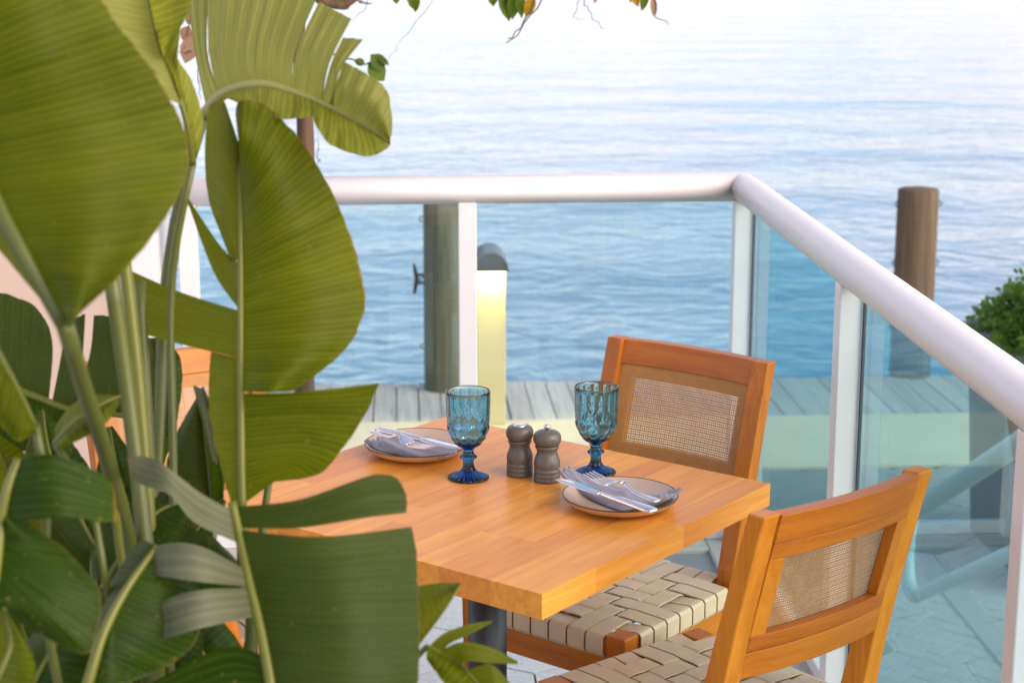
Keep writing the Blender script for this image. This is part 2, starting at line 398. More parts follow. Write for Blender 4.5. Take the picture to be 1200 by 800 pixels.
# ------------------------------------------------------------------ the setting
GZ = -1.60            # promenade level below the terrace
WZ = -2.35            # water level
TX, TY = 1.04, 5.02   # terrace edges
water = structure(mesh_obj('water', [(-4000, 12.0, WZ), (4000, 12.0, WZ), (4000, 8000, WZ), (-4000, 8000, WZ)], [(0, 1, 2, 3)], M['water']))
terrace = structure(box('terrace_floor', (7.04, TY + 3.0, 1.8), (TX - 3.52, (TY - 3.0) / 2, -0.912), M['grout'], bev=0))
# hexagonal terrazzo tiles
hexr = 0.17
bm = bmesh.new()
top = [bm.verts.new((math.cos(R(60 * k + 30)) * (hexr * 0.98), math.sin(R(60 * k + 30)) * (hexr * 0.98), 0.0)) for k in range(6)]
bot = [bm.verts.new((v.co.x * 1.006, v.co.y * 1.006, -0.015)) for v in top]
bm.faces.new(top)
for k in range(6): bm.faces.new((top[k], bot[k], bot[(k + 1) % 6], top[(k + 1) % 6]))
t0 = bm_obj('floor_tile', bm, M['tile'], terrace); first = True
for j in range(-1, 40):
    for i in range(-14, 10):
        x = (i + (0.5 if j % 2 else 0)) * hexr * math.sqrt(3); y = 1.1 + j * hexr * 1.5
        if x > TX - 0.16 or y > TY - 0.17 or x < -1.6: continue
        o = t0 if first else t0.copy()
        if not first: C.objects.link(o)
        first = False; o.parent = terrace; o.location = (x, y, rng.uniform(-0.0006, 0.0006))
# kerb round the terrace edge
structure(box('terrace_kerb', (0.16, TY + 3.0, 0.10), (TX - 0.10, (TY - 3.0) / 2, -0.0465), M['kerb'], bev=0.006))
structure(box('terrace_kerb', (6.8, 0.16, 0.098), (TX - 0.18 - 3.4, TY - 0.10, -0.046), M['kerb'], bev=0.006))
# promenade: joints, pavers, concrete band
prom = structure(box('promenade', (40, 26.2, 0.7), (0, -1.08, GZ - 0.362), M['joint'], bev=0))
pv = box('paver', (0.196, 0.096, 0.05), (0, 0, -0.018), M['paver'], prom, bev=0.004, seg=1)
cells = []
for i in range(-70, 70):
    for j in range(-70, 70):
        k = (i - j) % 4
        if k == 0: cx, cy, rz = (i + 1.0) * 0.1, (j + 0.5) * 0.1, 0
        elif k == 3 and False: continue
        else: continue
        cells.append((cx, cy, 0)); 
for i in range(-70, 70):
    for j in range(-70, 70):
        if (i - j) % 4 == 3: cells.append(((i + 0.5) * 0.1, (j + 1.0) * 0.1, 90))
a45 = R(45); placed = []
for cx, cy, r in cells:
    x = cx * math.cos(a45) - cy * math.sin(a45) + 2.5; y = cx * math.sin(a45) + cy * math.cos(a45) + 8.6
    if 5.4 < y < 10.78 and 0.2 < x < 5.6: placed.append((x, y, r + 45))
def vis_key(p):       # how much of it the photograph's view line can see
    x, y, _ = p
    fwd = x * FW.x + y * FW.y; lat = x * RT.x + y * RT.y; u = U0 + FPX * lat / (fwd * math.cos(PITCH) + 3.33 * math.sin(PITCH))
    return 0 if 870 < u < 1200 and y > 7.4 else 1
near = [p for p in placed if vis_key(p) == 0]; rest = [p for p in placed if vis_key(p)]
near.sort(key=lambda p: p[1]); rest = near[298:] + rest; near = near[:298]
first = True
for x, y, r in near:
    o = pv if first else pv.copy()
    if not first: C.objects.link(o)
    first = False; o.parent = prom; o.location = (x, y, GZ + rng.uniform(-0.002, 0.002)); o.rotation_euler = (0, 0, R(r))
V, F = [], []
for x, y, r in rest:
    b = len(V); ca, sa = math.cos(R(r)), math.sin(R(r)); dz = rng.uniform(-0.002, 0.002)
    for zz, g in ((0.007, 0.003), (-0.02, 0)):
        for px, py in ((-1, -1), (1, -1), (1, 1), (-1, 1)):
            lx, ly = px * (0.098 - g), py * (0.048 - g); V.append((x + lx * ca - ly * sa, y + lx * sa + ly * ca, GZ + zz + dz))
    F += [(b, b + 1, b + 2, b + 3)] + [(b + k, b + 4 + k, b + 4 + (k + 1) % 4, b + (k + 1) % 4) for k in range(4)]
o = mesh_obj('paver_field', V, F, M['paver'], prom); o['kind'] = 'stuff'
structure(box('concrete_band', (40, 1.21, 0.06), (0, 11.42, GZ - 0.018), M['concrete'], bev=0.004))
structure(box('kerb_strip', (0.13, 3.6, 0.05), (2.80, 8.9, GZ - 0.008), M['kerb'], bev=0.004))
# timber dock
dock = structure(box('dock', (40, 1.06, 0.16), (0, 12.56, GZ - 0.13), M['dock'], bev=0))
bd = box('dock_board', (0.152, 1.09, 0.045), (0, 0, 0), M['dock'], dock, bev=0.004)
first = True
for k in range(-16, 38):
    o = bd if first else bd.copy()
    if not first: C.objects.link(o)
    first = False; o.parent = dock
    o.location = (k * 0.16 + rng.uniform(-0.003, 0.003), 12.575 + rng.uniform(-0.012, 0.012), GZ - 0.014 + rng.uniform(-0.003, 0.003)); o.rotation_euler = (rng.uniform(-.002, .002), 0, rng.uniform(-0.006, 0.006))
box('fascia', (40, 0.05, 0.28), (0, 13.12, GZ - 0.16), M['dock'], dock, bev=0.004)

# stub wall where the far railing ends
w = empty('end_wall', (-1.66, 5.0, 0)); tag(w, 'cream rendered wall beside the end of the white railing', 'wall')
box('wall_body', (1.9, 0.28, 3.4), (-0.06, 0, 1.7), M['wall'], w, bev=0.006)
box('corner_bead', (0.09, 0.33, 3.4), (0.939, 0, 1.7), M['white'], w, bev=0.006)

# ------------------------------------------------------------------ railing
RXS, RYS = 0.94, 4.905      # side railing x, far railing y
RZ, RRAD = 1.036, 0.040
rail = empty('railing', (RXS, RYS, 0)); tag(rail, 'white tube railing with tinted glass panes around the terrace corner', 'railing')
def loc_(p): return Vector(p) - rail.location
def rail_tube(name, a, b, mitre_a=None, mitre_b=None):
    a, b = Vector(a), Vector(b); d = (b - a).normalized(); x = d.cross(UP).normalized(); n = 40; V, F = [], []
    for e, (p, mt) in enumerate(((a, mitre_a), (b, mitre_b))):
        for k in range(n):
            t = 2 * math.pi * k / n; q = p + x * (math.cos(t) * RRAD) + UP * (math.sin(t) * RRAD)
            if mt is not None: q = q + d * (-(q - p).dot(mt) / d.dot(mt))
            V.append(loc_(q))
    for k in range(n): F.append((k, (k + 1) % n, n + (k + 1) % n, n + k))
    F.append(tuple(range(n))[::-1]); F.append(tuple(range(n, 2 * n)))
    return mesh_obj(name, V, F, M['white'], rail, True)
cor = Vector((RXS, RYS, RZ)); mt = Vector((1, 1, 0)).normalized()
mt = Vector((1, -1, 0)).normalized()
rail_tube('top_rail', (-0.70, RYS, RZ), cor - Vector((0.0012, 0, 0)), None, Vector((1, 1, 0)))
rail_tube('top_rail', cor - Vector((0, 0.0012, 0)), (RXS, -1.2, RZ), Vector((1, 1, 0)), None)
PY = [RYS, 3.685, 2.525, 1.35, 0.2]; PX = [-0.595, 0.172]
box('post', (0.05, 0.05, 1.00), loc_((RXS, RYS, 0.502)), M['white'], rail, bev=0.003)
for y in PY[1:]: box('post', (0.05, 0.05, 1.00), loc_((RXS, y, 0.502)), M['white'], rail, bev=0.003)
for x in PX: box('post', (0.05, 0.05, 1.00), loc_((x, RYS, 0.502)), M['white'], rail, bev=0.003)
OUT = 0.0305               # the panes are clamped to the outer faces of the posts
def pane(x0, y0, x1, y1):
    L = Vector((x1 - x0, y1 - y0, 0)); d = L.normalized(); n = Vector((-d.y, d.x, 0)); g = 0.004
    a, b = Vector((x0, y0, 0)) + d * g, Vector((x1, y1, 0)) - d * g; V = []
    for z in (0.035, 1.008):
        for p in (a - n * .005, b - n * .005, b + n * .005, a + n * .005): V.append(loc_(p + UP * z))
    mesh_obj('glass_pane', V, [(3, 2, 1, 0), (4, 5, 6, 7), (0, 1, 5, 4), (1, 2, 6, 5), (2, 3, 7, 6), (3, 0, 4, 7)], M['pane'], rail)
    mid = (a + b) / 2; ln = (b - a).length
    sz = (ln if abs(d.x) > .5 else 0.03, 0.03 if abs(d.x) > .5 else ln, 0.036)
    box('bottom_channel', sz, loc_((mid.x, mid.y, 0.022)), M['white'], rail, bev=0.002)
pane(PX[0], RYS + OUT, PX[1], RYS + OUT); pane(PX[1], RYS + OUT, RXS + 0.02, RYS + OUT)
for ya, yb in zip(PY, PY[1:]):
    pane(RXS + OUT, yb, RXS + OUT, ya)
    box('gasket', (0.007, 0.006, 0.93), loc_((RXS + 0.0285, ya - 0.0285, 0.53)), M['gasket'], rail, bev=0)

# ------------------------------------------------------------------ waterfront things
def pile(pix_u, pix_v, rad, ztop, label, rings=True, cleat=False, tilt=0.0):
    p = at_z(pix_u, pix_v, GZ); Y = p.y + rad
    t = empty('mooring_pile', (p.x, Y, WZ - 0.6)); tag(t, label, 'pile', 'mooring piles along the dock')
    prof = []; nseg = 28; hh = ztop - (WZ - 0.6)
    for i in range(nseg + 1):
        z = hh * i / nseg; prof.append((rad * (1.06 - 0.06 * i / nseg), z))
    prof = [(0, 0)] + prof + [(rad * 0.93, hh + 0.012), (0, hh + 0.016)]
    s = rng.random() * 9
    lathe('shaft', prof, M['pile_green' if cleat else 'pile'], t, 32, lambda r, z, a, i: r * (1 + 0.025 * noise.noise(Vector((math.cos(a) * 1.3 + s, math.sin(a) * 1.3, z * .8))) + 0.012 * math.sin(a * 7 + s)))
    for a in (170, 10):
        for zz in (0.10, 0.55, 1.05):
            c = Vector((math.cos(R(a)) * (rad + 0.008), math.sin(R(a)) * (rad + .008) - 0.04, hh - zz))
            V, F = tube_data([c + Vector((math.cos(R(q)) * 0.02, 0, math.sin(R(q)) * 0.02)) for q in range(0, 361, 30)], 0.005, 6)
            mesh_obj('ring', V, F, M['cleat'], t, True)
    if cleat:
        c = Vector((-rad - 0.05, -0.03, hh - 0.86 + 0.32))
        k = tube('cleat', [c + Vector((0.0 - 0.015 * math.cos(i / 8 * math.pi * 2) * .0 - 0.02 * abs(i - 4) / 4, 0, (i - 4) * 0.028)) for i in range(9)], [0.008, .012, .015, .016, .016, .016, .015, .012, .008], M['cleat'], t, 8)
        for dz in (-0.03, 0.03): tube('cleat_leg', [c + Vector((0, 0, dz)), c + Vector((0.06, 0, dz))], 0.011, M['cleat'], k, 8)
    return t
pile(1072, 445, 0.152, -0.17, 'bare round timber pile standing apart, its top above the railing')
pile(522, 462, 0.150, -0.215, 'greenish round timber pile with an iron cleat beside the lit lamp', cleat=True)

# bollard lamp
lx, ly = 0.575, 11.95
lamp = empty('bollard_lamp', (lx, ly, GZ + 0.012)); tag(lamp, 'lit bollard lamp with a rounded grey hood on the concrete strip', 'lamp')
box('post', (0.20, 0.16, 1.09), (0, 0.03, 0.545), M['lamp_post'], lamp, bev=0.01)
V, F = [], []; n = 18; hr = 0.116
for y in (-0.16, 0.26):
    for k in range(n + 1):
        a = math.pi * k / n; V.append((math.cos(a) * hr, y, 1.09 + math.sin(a) * hr * 1.12))
    for k in range(n + 1):
        a = math.pi * (n - k) / n; V.append((math.cos(a) * (hr - .012), y, 1.09 + math.sin(a) * (hr - .012) * 1.12))
q = 2 * (n + 1)
for k in range(q): F.append((k, (k + 1) % q, q + (k + 1) % q, q + k))
for k in range(n):
    F.append((k, k + 1, q - 2 - k, q - 1 - k)); F.append((q + k + 1, q + k, 2 * q - 1 - k, 2 * q - 2 - k))
hood = mesh_obj('hood', V, F, M['hood'], lamp)
for y, nm in ((-0.155, 'hood_face'), (0.255, 'hood_face')):
    V = [(math.cos(math.pi * k / n) * (hr - .004), y, 1.09 + math.sin(math.pi * k / n) * (hr - .004) * 1.12) for k in range(n + 1)]
    V2 = [(a, b + (0.008 if y < 0 else -0.008), c) for a, b, c in V]
    m_ = len(V); F = [tuple(range(m_)), tuple(range(m_, 2 * m_))[::-1]] + [(k, (k + 1) % m_, m_ + (k + 1) % m_, m_ + k) for k in range(m_)]
    mesh_obj(nm, V + V2, F, M['hood'], hood)
box('diffuser', (0.18, 0.075, 0.012), (0, -0.098, 1.10), M['lamp'], lamp, bev=0)

# two-line pipe handrail of the stairs down to the promenade, and the stairs
st = empty('staircase', (3.17, 7.15, GZ)); tag(st, 'pale concrete stairs going down from the terrace to the promenade', 'stairs')
nst = 10; rise = 1.6 / nst; going = rise / 0.54
for k in range(nst):
    box('step', (1.25, going + (0.02 if k < nst - 1 else 0.8), rise * (k + 1)), (0.05, -(k + 0.5) * going - (0 if k < nst - 1 else 0.39), rise * (k + 1) / 2 + 0.002), M['concrete'], st, bev=0.004)
HX = 2.24
hr_ = empty('stair_handrail', (HX, 7.4, GZ)); tag(hr_, 'pale two-line pipe handrail sloping down beyond the side glass panes', 'handrail')
def hpt(Y, up):
    a = at_d(1200, 515, 1) - CO; b = at_d(1065, 603, 1) - CO
    pa, pb = CO + a * (HX / a.x), CO + b * (HX / b.x)
    if up == 0:
        a = at_d(1190, 645, 1) - CO; b = at_d(1065, 702, 1) - CO; pa, pb = CO + a * (HX / a.x), CO + b * (HX / b.x)
    t = (Y - pa.y) / (pb.y - pa.y); return pa.lerp(pb, t) - hr_.location
eU, eL = hpt(7.42, 1), hpt(7.36, 0); c = (eU + eL) / 2; pv_ = (eU - eL) / 2; dv = (hpt(7.4, 1) - hpt(6.4, 1)).normalized()
bend = [c + pv_ * math.cos(R(a)) + dv * (pv_.length * 0.9 * math.sin(R(a))) for a in range(12, 180, 12)]
V, F = tube_data([hpt(4.2, 1), hpt(6, 1), eU] + bend + [eL, hpt(6, 0), hpt(4.2, 0)], [0.042] * 3 + [0.034] * len(bend) + [0.030] * 3, 14)
mesh_obj('pipe', V, F, M['pipe'], hr_, True)
for Y in (6.0, 5.1, 4.3):
    p = hpt(Y, 1); foot = 0.0
    tube('post', [Vector((p.x + (0.0), p.y, foot)), p], 0.021, M['pipe'], hr_, 12)

# planter with clipped shrub
pl = empty('planter', (3.47, 9.0, GZ)); tag(pl, 'dark slate trough planter on the paving beyond the railing', 'planter')
b0, b1, zt = (0.28, 0.54), (0.34, 0.60), 1.22
def ring(hx, hy, z): return [(-hx, -hy, z), (hx, -hy, z), (hx, hy, z), (-hx, hy, z)]
loft('trough', [ring(*b0, 0.0), ring(*b1, zt - 0.05)], M['planter'], pl, 0.006)
V = ring(0.35, 0.61, zt - 0.05) + ring(0.35, 0.61, zt) + ring(0.30, 0.56, zt) + ring(0.30, 0.56, zt - 0.05)
F = [(a * 4 + k, a * 4 + (k + 1) % 4, (a + 1) % 4 * 4 + (k + 1) % 4, (a + 1) % 4 * 4 + k) for a in range(4) for k in range(4)]
mesh_obj('rim', V, F, M['planter'], pl)
box('soil', (0.59, 1.11, 0.03), (0, 0, zt - 0.035), M['soil'], pl, bev=0)
sh = empty('clipped_shrub', (3.47, 9.0, GZ + zt - 0.02)); tag(sh, 'dense glossy green shrub growing in the dark trough planter', 'shrub')
def leaf_cards(items, name, mat, parent, fold=0.25):
    """items: (pos, dir, normal, length, width)"""
    V, F, UV = [], [], []
    for p, d, nn, L, W in items:
        d = d.normalized(); s = d.cross(nn)
        if s.length < 1e-4: s = d.cross(Vector((1, 0.3, 0.2)))
        s.normalize(); nn = s.cross(d).normalized(); b = len(V)
        prof = [(0, 0.0), (0.25, 0.75), (0.5, 1.0), (0.75, 0.72), (1.0, 0.0)]
        for t, wd in prof:
            c = p + d * (L * t) - nn * (L * 0.18 * t * t)
            for sg in (-1, 0, 1):
                V.append(c + s * (sg * wd * W / 2) + nn * (abs(sg) * wd * W * fold * 0.5)); UV.append((t * L, abs(sg) * .95))
        for k in range(4):
            for q in range(2):
                i = b + k * 3 + q; F.append((i, i + 1, i + 4, i + 3))
    return mesh_obj(name, V, F, mat, parent, True, UV)
rs = random.Random(3); items = []; stems = []
for k in range(420):
    th, ph = rs.uniform(0, 2 * math.pi), math.acos(rs.uniform(-0.25, 1)); rad = rs.uniform(0.62, 1.02) * (1 + 0.10 * math.sin(3 * th + 1) + 0.08 * math.sin(5 * ph))
    d = Vector((math.sin(ph) * math.cos(th), math.sin(ph) * math.sin(th), math.cos(ph)))
    c = Vector((d.x * 0.36 * rad, d.y * 0.62 * rad, 0.05 + d.z * 0.29 * rad))
    for q in range(13):
        dd = (d + Vector((rs.gauss(0, .6), rs.gauss(0, .6), rs.gauss(0.15, .5)))).normalized()
        items.append((c + Vector((rs.gauss(0, .03), rs.gauss(0, .03), rs.gauss(0, .03))), dd, (d + Vector((rs.gauss(0, .5), rs.gauss(0, .5), rs.gauss(0.4, .4)))).normalized(), rs.uniform(0.038, 0.058), rs.uniform(0.022, 0.031)))
leaf_cards(items, 'foliage', M['shrub_leaf'], sh)['kind'] = 'stuff'
for k in range(7):
    a = k * 0.9; tube('stem', [(0.03 * math.cos(a), 0.06 * math.sin(a), -0.02), (0.1 * math.cos(a), .2 * math.sin(a), .12), (0.2 * math.cos(a), .36 * math.sin(a), .25)], [.012, .009, .005], M['bark'], sh, 6)

# small tree on the promenade whose twigs hang into the view
TYY = 6.3
tb = at_y(357, 458, TYY)
tree = empty('tree', (tb.x, TYY, GZ)); tag(tree, 'slim brown-trunked tree with broad leaves on drooping twigs beyond the railing', 'tree')
def tl(u, v, Y=TYY): return at_y(u, v, Y) - tree.location
trk = [Vector((0.02, 0.02, -0.03)), Vector((-.01, 0, 0.5)), tl(357, 458), tl(355, 320), tl(358, 170), tl(352, 60), tl(335, -60), tl(345, -200), tl(360, -420)]
tube('trunk', [catmull(trk, i / 40) for i in range(41)], [0.042 - 0.0005 * i + 0.003 * noise.noise(Vector((0, 0, i * .7))) for i in range(41)], M['bark'], tree, 14)
items, olds, drys = [], [], []
rt_ = random.Random(11)
def limb(pts, r0, r1, name='limb'):
    P = [catmull(pts, i / 14) + Vector((rt_.gauss(0, .004), rt_.gauss(0, .004), rt_.gauss(0, .004))) for i in range(15)]
    tube(name, P, [r0 + (r1 - r0) * i / 14 for i in range(15)], M['bark'], tree, 7); return P
limbs = [limb([tl(340, -40), tl(392, 8), tl(460, -35), tl(560, -60), tl(680, -80)], .022, .008),
         limb([tl(335, -60), tl(250, -70), tl(160, -150)], .02, .008),
         limb([tl(345, -200), tl(480, -260, 6.0), tl(640, -280, 5.9), tl(800, -260, 6.1)], .018, .006),
         limb([tl(350, -300), tl(430, -420, 6.8), tl(560, -520, 7.1)], .016, .006),
         limb([tl(345, -220), tl(200, -330, 6.6), tl(60, -420, 6.7)], .016, .006)]
def cluster(p, n, spread, ln=0.10, down=0.8, kinds=(0.1, 0.05)):
    for k in range(n):
        d = Vector((rt_.gauss(0, .6), rt_.gauss(0, .6), -down + rt_.gauss(0, .45))).normalized()
        nn = Vector((rt_.gauss(0, .5), -0.7 + rt_.gauss(0, .4), 0.6)).normalized(); L = ln * rt_.uniform(.75, 1.2)
        it = (p + Vector((rt_.gauss(0, spread), rt_.gauss(0, spread), rt_.gauss(0, spread))), d, nn, L, L * rt_.uniform(.5, .62))
        x = rt_.random(); (olds if x < kinds[0] else drys if x < kinds[0] + kinds[1] else items).append(it)
for P in limbs[2:]:
    for p in P[5:]:
        for q in range(5): cluster(p + Vector((rt_.gauss(0, .16), rt_.gauss(0, .16), rt_.gauss(0.03, .10))), 4, 0.04)
for p in limbs[1][6:]:
    for q in range(3): cluster(p + Vector((rt_.gauss(0, .1), rt_.gauss(0, .1), rt_.gauss(0.05, .06))), 3, 0.04)
def one(u, v, u2, v2, width, kind=0, Y=TYY, tilt=0.0):
    a, b = tl(u, v, Y), tl(u2, v2, Y + tilt); (items, olds, drys)[kind].append((a, b - a, Vector((0.35, -1, 0.25)), (b - a).length, width))
def twig(pts, r=0.004): limb([tl(*p) for p in pts], r, r * .35, 'twig')
twig([(388, 8), (410, -2), (425, 4), (435, 2)], .006); one(390, -14, 384, 10, .04); one(398, -12, 402, 10, .035); one(378, -15, 381, 4, .03); one(404, 0, 408, 12, .03, 1)
twig([(470, -40), (474, -8), (480, 0)]); one(462, -8, 466, 5, .03); one(480, -8, 490, 12, .05); one(486, -4, 488, 15, .03)
twig([(560, -60), (600, -20), (625, -4), (612, 28), (594, 48)], .005)
one(585, -14, 600, 25, .055); one(600, -12, 603, 24, .05); one(606, -14, 614, 22, .04); one(592, -20, 590, 10, .05); one(624, -10, 618, 22, .045, 1); one(575, -18, 580, 8, .05)
twig([(640, -40), (634, -4), (630, 10), (604, 44), (592, 50)], .004)
twig([(680, -60), (684, -10), (690, 15), (708, 34)], .003); twig([(670, -70), (678, -4), (672, 18), (684, 24)], .002); one(697, -8, 698, 5, .02, 2)
twig([(690, -78), (735, -40), (764, -6), (772, 22), (784, 28)], .004)
one(738, -14, 750, 8, .04, 1); one(756, -12, 754, 14, .035, 0); one(764, -6, 768, 20, .03, 2); one(744, -18, 740, 4, .04, 1)
twig([(352, 60), (400, 66), (428, 76), (446, 70), (455, 68)], .004); one(431, 74, 452, 94, .075, 0); one(428, 76, 415, 70, .03, 0); one(442, 66, 457, 76, .022, 0); one(436, 66, 440, 80, .03, 1, TYY + .02); one(434, 64, 452, 82, .06, 0)
twig([(352, 80), (300, 40), (240, 10), (222, 30), (216, 58)], .005); one(222, 30, 214, 48, .05, 2); one(226, 38, 218, 76, .07, 2); one(230, 4, 220, 30, .06, 2); one(234, -5, 240, 18, .05, 1)
twig([(240, 60), (232, 92), (236, 118)], .003); twig([(225, 60), (218, 62), (206, 60)], .002)
twig([(250, 20), (244, 70), (236, 100)], .003)
twig([(372, 190), (373, 175), (372, 160)], .002)
twig([(520, -60), (506, 0), (470, 50), (456, 70)], .0014); twig([(440, -20), (430, 10), (418, 18), (412, 26)], .0014)
leaf_cards(items, 'crown', M['tree_leaf'], tree)['kind'] = 'stuff'
leaf_cards(olds, 'yellowed_leaves', M['tree_leaf_old'], tree)['kind'] = 'stuff'
leaf_cards(drys, 'dried_leaves', M['tree_leaf_dry'], tree)['kind'] = 'stuff'

# ------------------------------------------------------------------ table
TA = R(-40.7); TC = Vector((0.14, 3.071, 0))
table = empty('dining_table', TC, TA); tag(table, 'square honey-coloured butcher-block table on a black pedestal', 'table')
SX, SY, TT, TZ = 0.762, 0.702, 0.042, 0.75     # local x runs far corner to right corner, staves run along local y
nrow = 15; rw = SX / nrow
stave_cache = {}
for i in range(nrow):
    cuts = [0.0]
    y = rng.uniform(0.12, 0.42)
    while y < SY - 0.14: cuts.append(y); y += rng.uniform(0.24, 0.5)
    cuts.append(SY)
    for a, b in zip(cuts, cuts[1:]):
        box('stave', (rw - 0.00006, b - a - 0.00006, TT), (0, 0, 0), M['table'], table, bev=0.00025, seg=1, loc=(-SX / 2 + (i + .5) * rw, -SY / 2 + (a + b) / 2, TZ - TT / 2))
box('top_plate', (0.34, 0.34, 0.012), (0, 0, TZ - TT - 0.005), M['black_metal'], table, bev=0.002)
lathe('pedestal', [(0, 0.02), (0.036, 0.02), (0.036, TZ - TT - 0.008), (0, TZ - TT - 0.008)], M['black_metal'], table, 32)
lathe('base_plate', [(0, 0.001), (0.25, 0.001), (0.25, 0.012), (0.24, 0.02), (0.06, 0.032), (0.036, 0.05), (0, 0.05)], M['black_metal'], table, 48)

# ------------------------------------------------------------------ chairs
def make_chair():
    ch = empty('dining_chair')
    W2 = 0.197; D2 = 0.205; SZ = 0.455; HT = 0.888
    def stile_y(z): return -D2 + 0.012 if z <= .46 else -D2 + 0.012 - 0.105 * ((z - .46) / (HT - .46)) ** 1.15
    for s in (-1, 1):
        secs = []
        for z, dy, dep in ((0, -0.055, .016), (.15, -0.028, .019), (.30, -0.006, .023), (.40, 0, .025), (.48, 0, .024), (.58, 0, .021), (.70, 0, .018), (.80, 0, .017), (HT, 0, .016)):
            y = stile_y(z) + dy; x = s * (W2 - 0.019); hw = 0.019
            secs.append([(x - hw, y - dep, z), (x + hw, y - dep, z), (x + hw, y + dep, z), (x - hw, y + dep, z)])
        loft('back_leg', secs, M['chair_z'], ch, 0.003)
        x = s * (W2 - 0.022); y = D2 - 0.022
        loft('front_leg', [ring_at(x, y, .015, .015, 0), ring_at(x, y, .021, .021, .38), ring_at(x, y, .022, .022, SZ + .001)], M['chair_z'], ch, 0.003)
    # curved rails between the stiles
    def rail_(name, z0, z1, dep, bow, inset=0.036, yo=0.0, n=10):
        secs = []
        for i in range(n + 1):
            x = -W2 + inset + (2 * W2 - 2 * inset) * i / n; b = -bow * (1 - (x / W2) ** 2)
            ya, yb = stile_y(z0) + b + yo, stile_y(z1) + b + yo
            secs.append([(x, ya - dep, z0), (x, ya + dep, z0), (x, yb + dep, z1), (x, yb - dep, z1)])
        return loft(name, secs, M['chair_x'], ch, 0.002)
    rail_('top_rail', .837, HT - .002, .0135, .022)
    rail_('lower_rail', .598, .6455, .0125, .022)
    rail_('panel_frame', .809, .8365, .010, .022, .037, -.002); rail_('panel_frame', .646, .674, .010, .022, .037, -.002)
    for s in (-1, 1):
        secs = []
        for k in range(7):
            z = .674 + (.809 - .674) * k / 6; xa, xb = s * (W2 - .0372), s * (W2 - .066); x0, x1 = min(xa, xb), max(xa, xb)
            y0 = stile_y(z) - .002 - .022 * (1 - (x0 / W2) ** 2); y1 = stile_y(z) - .002 - .022 * (1 - (x1 / W2) ** 2)
            secs.append([(x0, y0 - .010, z), (x1, y1 - .010, z), (x1, y1 + .010, z), (x0, y0 + .010, z)])
        loft('panel_frame', secs, M['chair_z'], ch, 0.0015)
    # cane webbing in front of the frame: flat strands woven both ways
    def cp(x, z, o): return (x, stile_y(z) - .022 * (1 - (x / W2) ** 2) + .0092 + o, z)
    V, F = [], []
    x0, x1, z0, z1 = -W2 + .0385, W2 - .0385, .6465, .8365
    def strand(pts, w, axis):
        b = len(V)
        for (x, z, o) in pts:
            for q in (-1, 1): V.append(cp(x + (q * w if axis == 'z' else 0), z + (q * w if axis == 'x' else 0), o))
        for k in range(len(pts) - 1): F.append((b + 2 * k, b + 2 * k + 1, b + 2 * k + 3, b + 2 * k + 2))
    nx, nz = 64, 40
    for i in range(nx):
        x = x0 + (x1 - x0) * (i + .5) / nx
        strand([(x, z0 + (z1 - z0) * k / 8, 0.0003) for k in range(9)], .0010 if i % 2 else .0014, 'z')
    for j in range(nz):
        z = z0 + (z1 - z0) * (j + .5) / nz
        strand([(x0 + (x1 - x0) * k / 10, z, 0.0009) for k in range(11)], .0010 if j % 2 else .0015, 'x')
    o = mesh_obj('cane_webbing', V, F, M['cane'], ch); o['kind'] = 'stuff'
    # seat frame and aprons
    fz0, fz1 = SZ - .040, SZ - .006
    box('seat_rail', (2 * W2 - .088, .032, fz1 - fz0), (0, D2 - .018, (fz0 + fz1) / 2), M['chair_x'], ch)
    box('seat_rail', (2 * W2 - .078, .032, fz1 - fz0), (0, -D2 + .012, (fz0 + fz1) / 2), M['chair_x'], ch)
    for s in (-1, 1): box('seat_rail', (.032, 2 * D2 - .09, fz1 - fz0), (s * (W2 - .018), 0.002, (fz0 + fz1) / 2), M['chair_y'], ch)
    box('apron', (2 * W2 - .088, .022, .052), (0, D2 - .020, fz0 - .032), M['chair_x'], ch)
    box('apron', (2 * W2 - .078, .022, .052), (0, -D2 + .014, fz0 - .032), M['chair_x'], ch)
    for s in (-1, 1): box('apron', (.022, 2 * D2 - .086, .052), (s * (W2 - .019), 0.002, fz0 - .032), M['chair_y'], ch)
    # woven straps, two over two under
    n = 7; t = .0014; a_ = .0036
    px = (2 * W2 - .092) / n; py = (2 * D2 - .10) / n
    xs = [-W2 + .046 + px * (i + .5) for i in range(n)]; ys = [-D2 + .054 + py * (j + .5) for j in range(n)]
    def ribbon(path, w, axis):
        V, F = [], []
        for i, (s, z) in enumerate(path):
            p, q = path[max(i - 1, 0)], path[min(i + 1, len(path) - 1)]
            d = Vector((q[0] - p[0], q[1] - p[1])).normalized(); nn = Vector((-d.y, d.x))
            for sw in (-1, 1):
                for st_ in (-1, 1):
                    ss, zz = s + nn.x * st_ * t, z + nn.y * st_ * t
                    V.append((ss, sw * w, zz) if axis == 'x' else (sw * w, ss, zz))
        for i in range(len(path) - 1):
            b = 4 * i
            for f in ((0, 1, 5, 4), (1, 3, 7, 5), (3, 2, 6, 7), (2, 0, 4, 6)): F.append(tuple(b + k for k in f))
        F += [(0, 2, 3, 1), tuple(len(V) - 4 + k for k in (0, 1, 3, 2))]
        bm = bmesh.new(); me = bpy.data.meshes.new('s'); me.from_pydata(V, [], F); bm.from_mesh(me); bpy.data.meshes.remove(me); return bm
    top = SZ - .0015
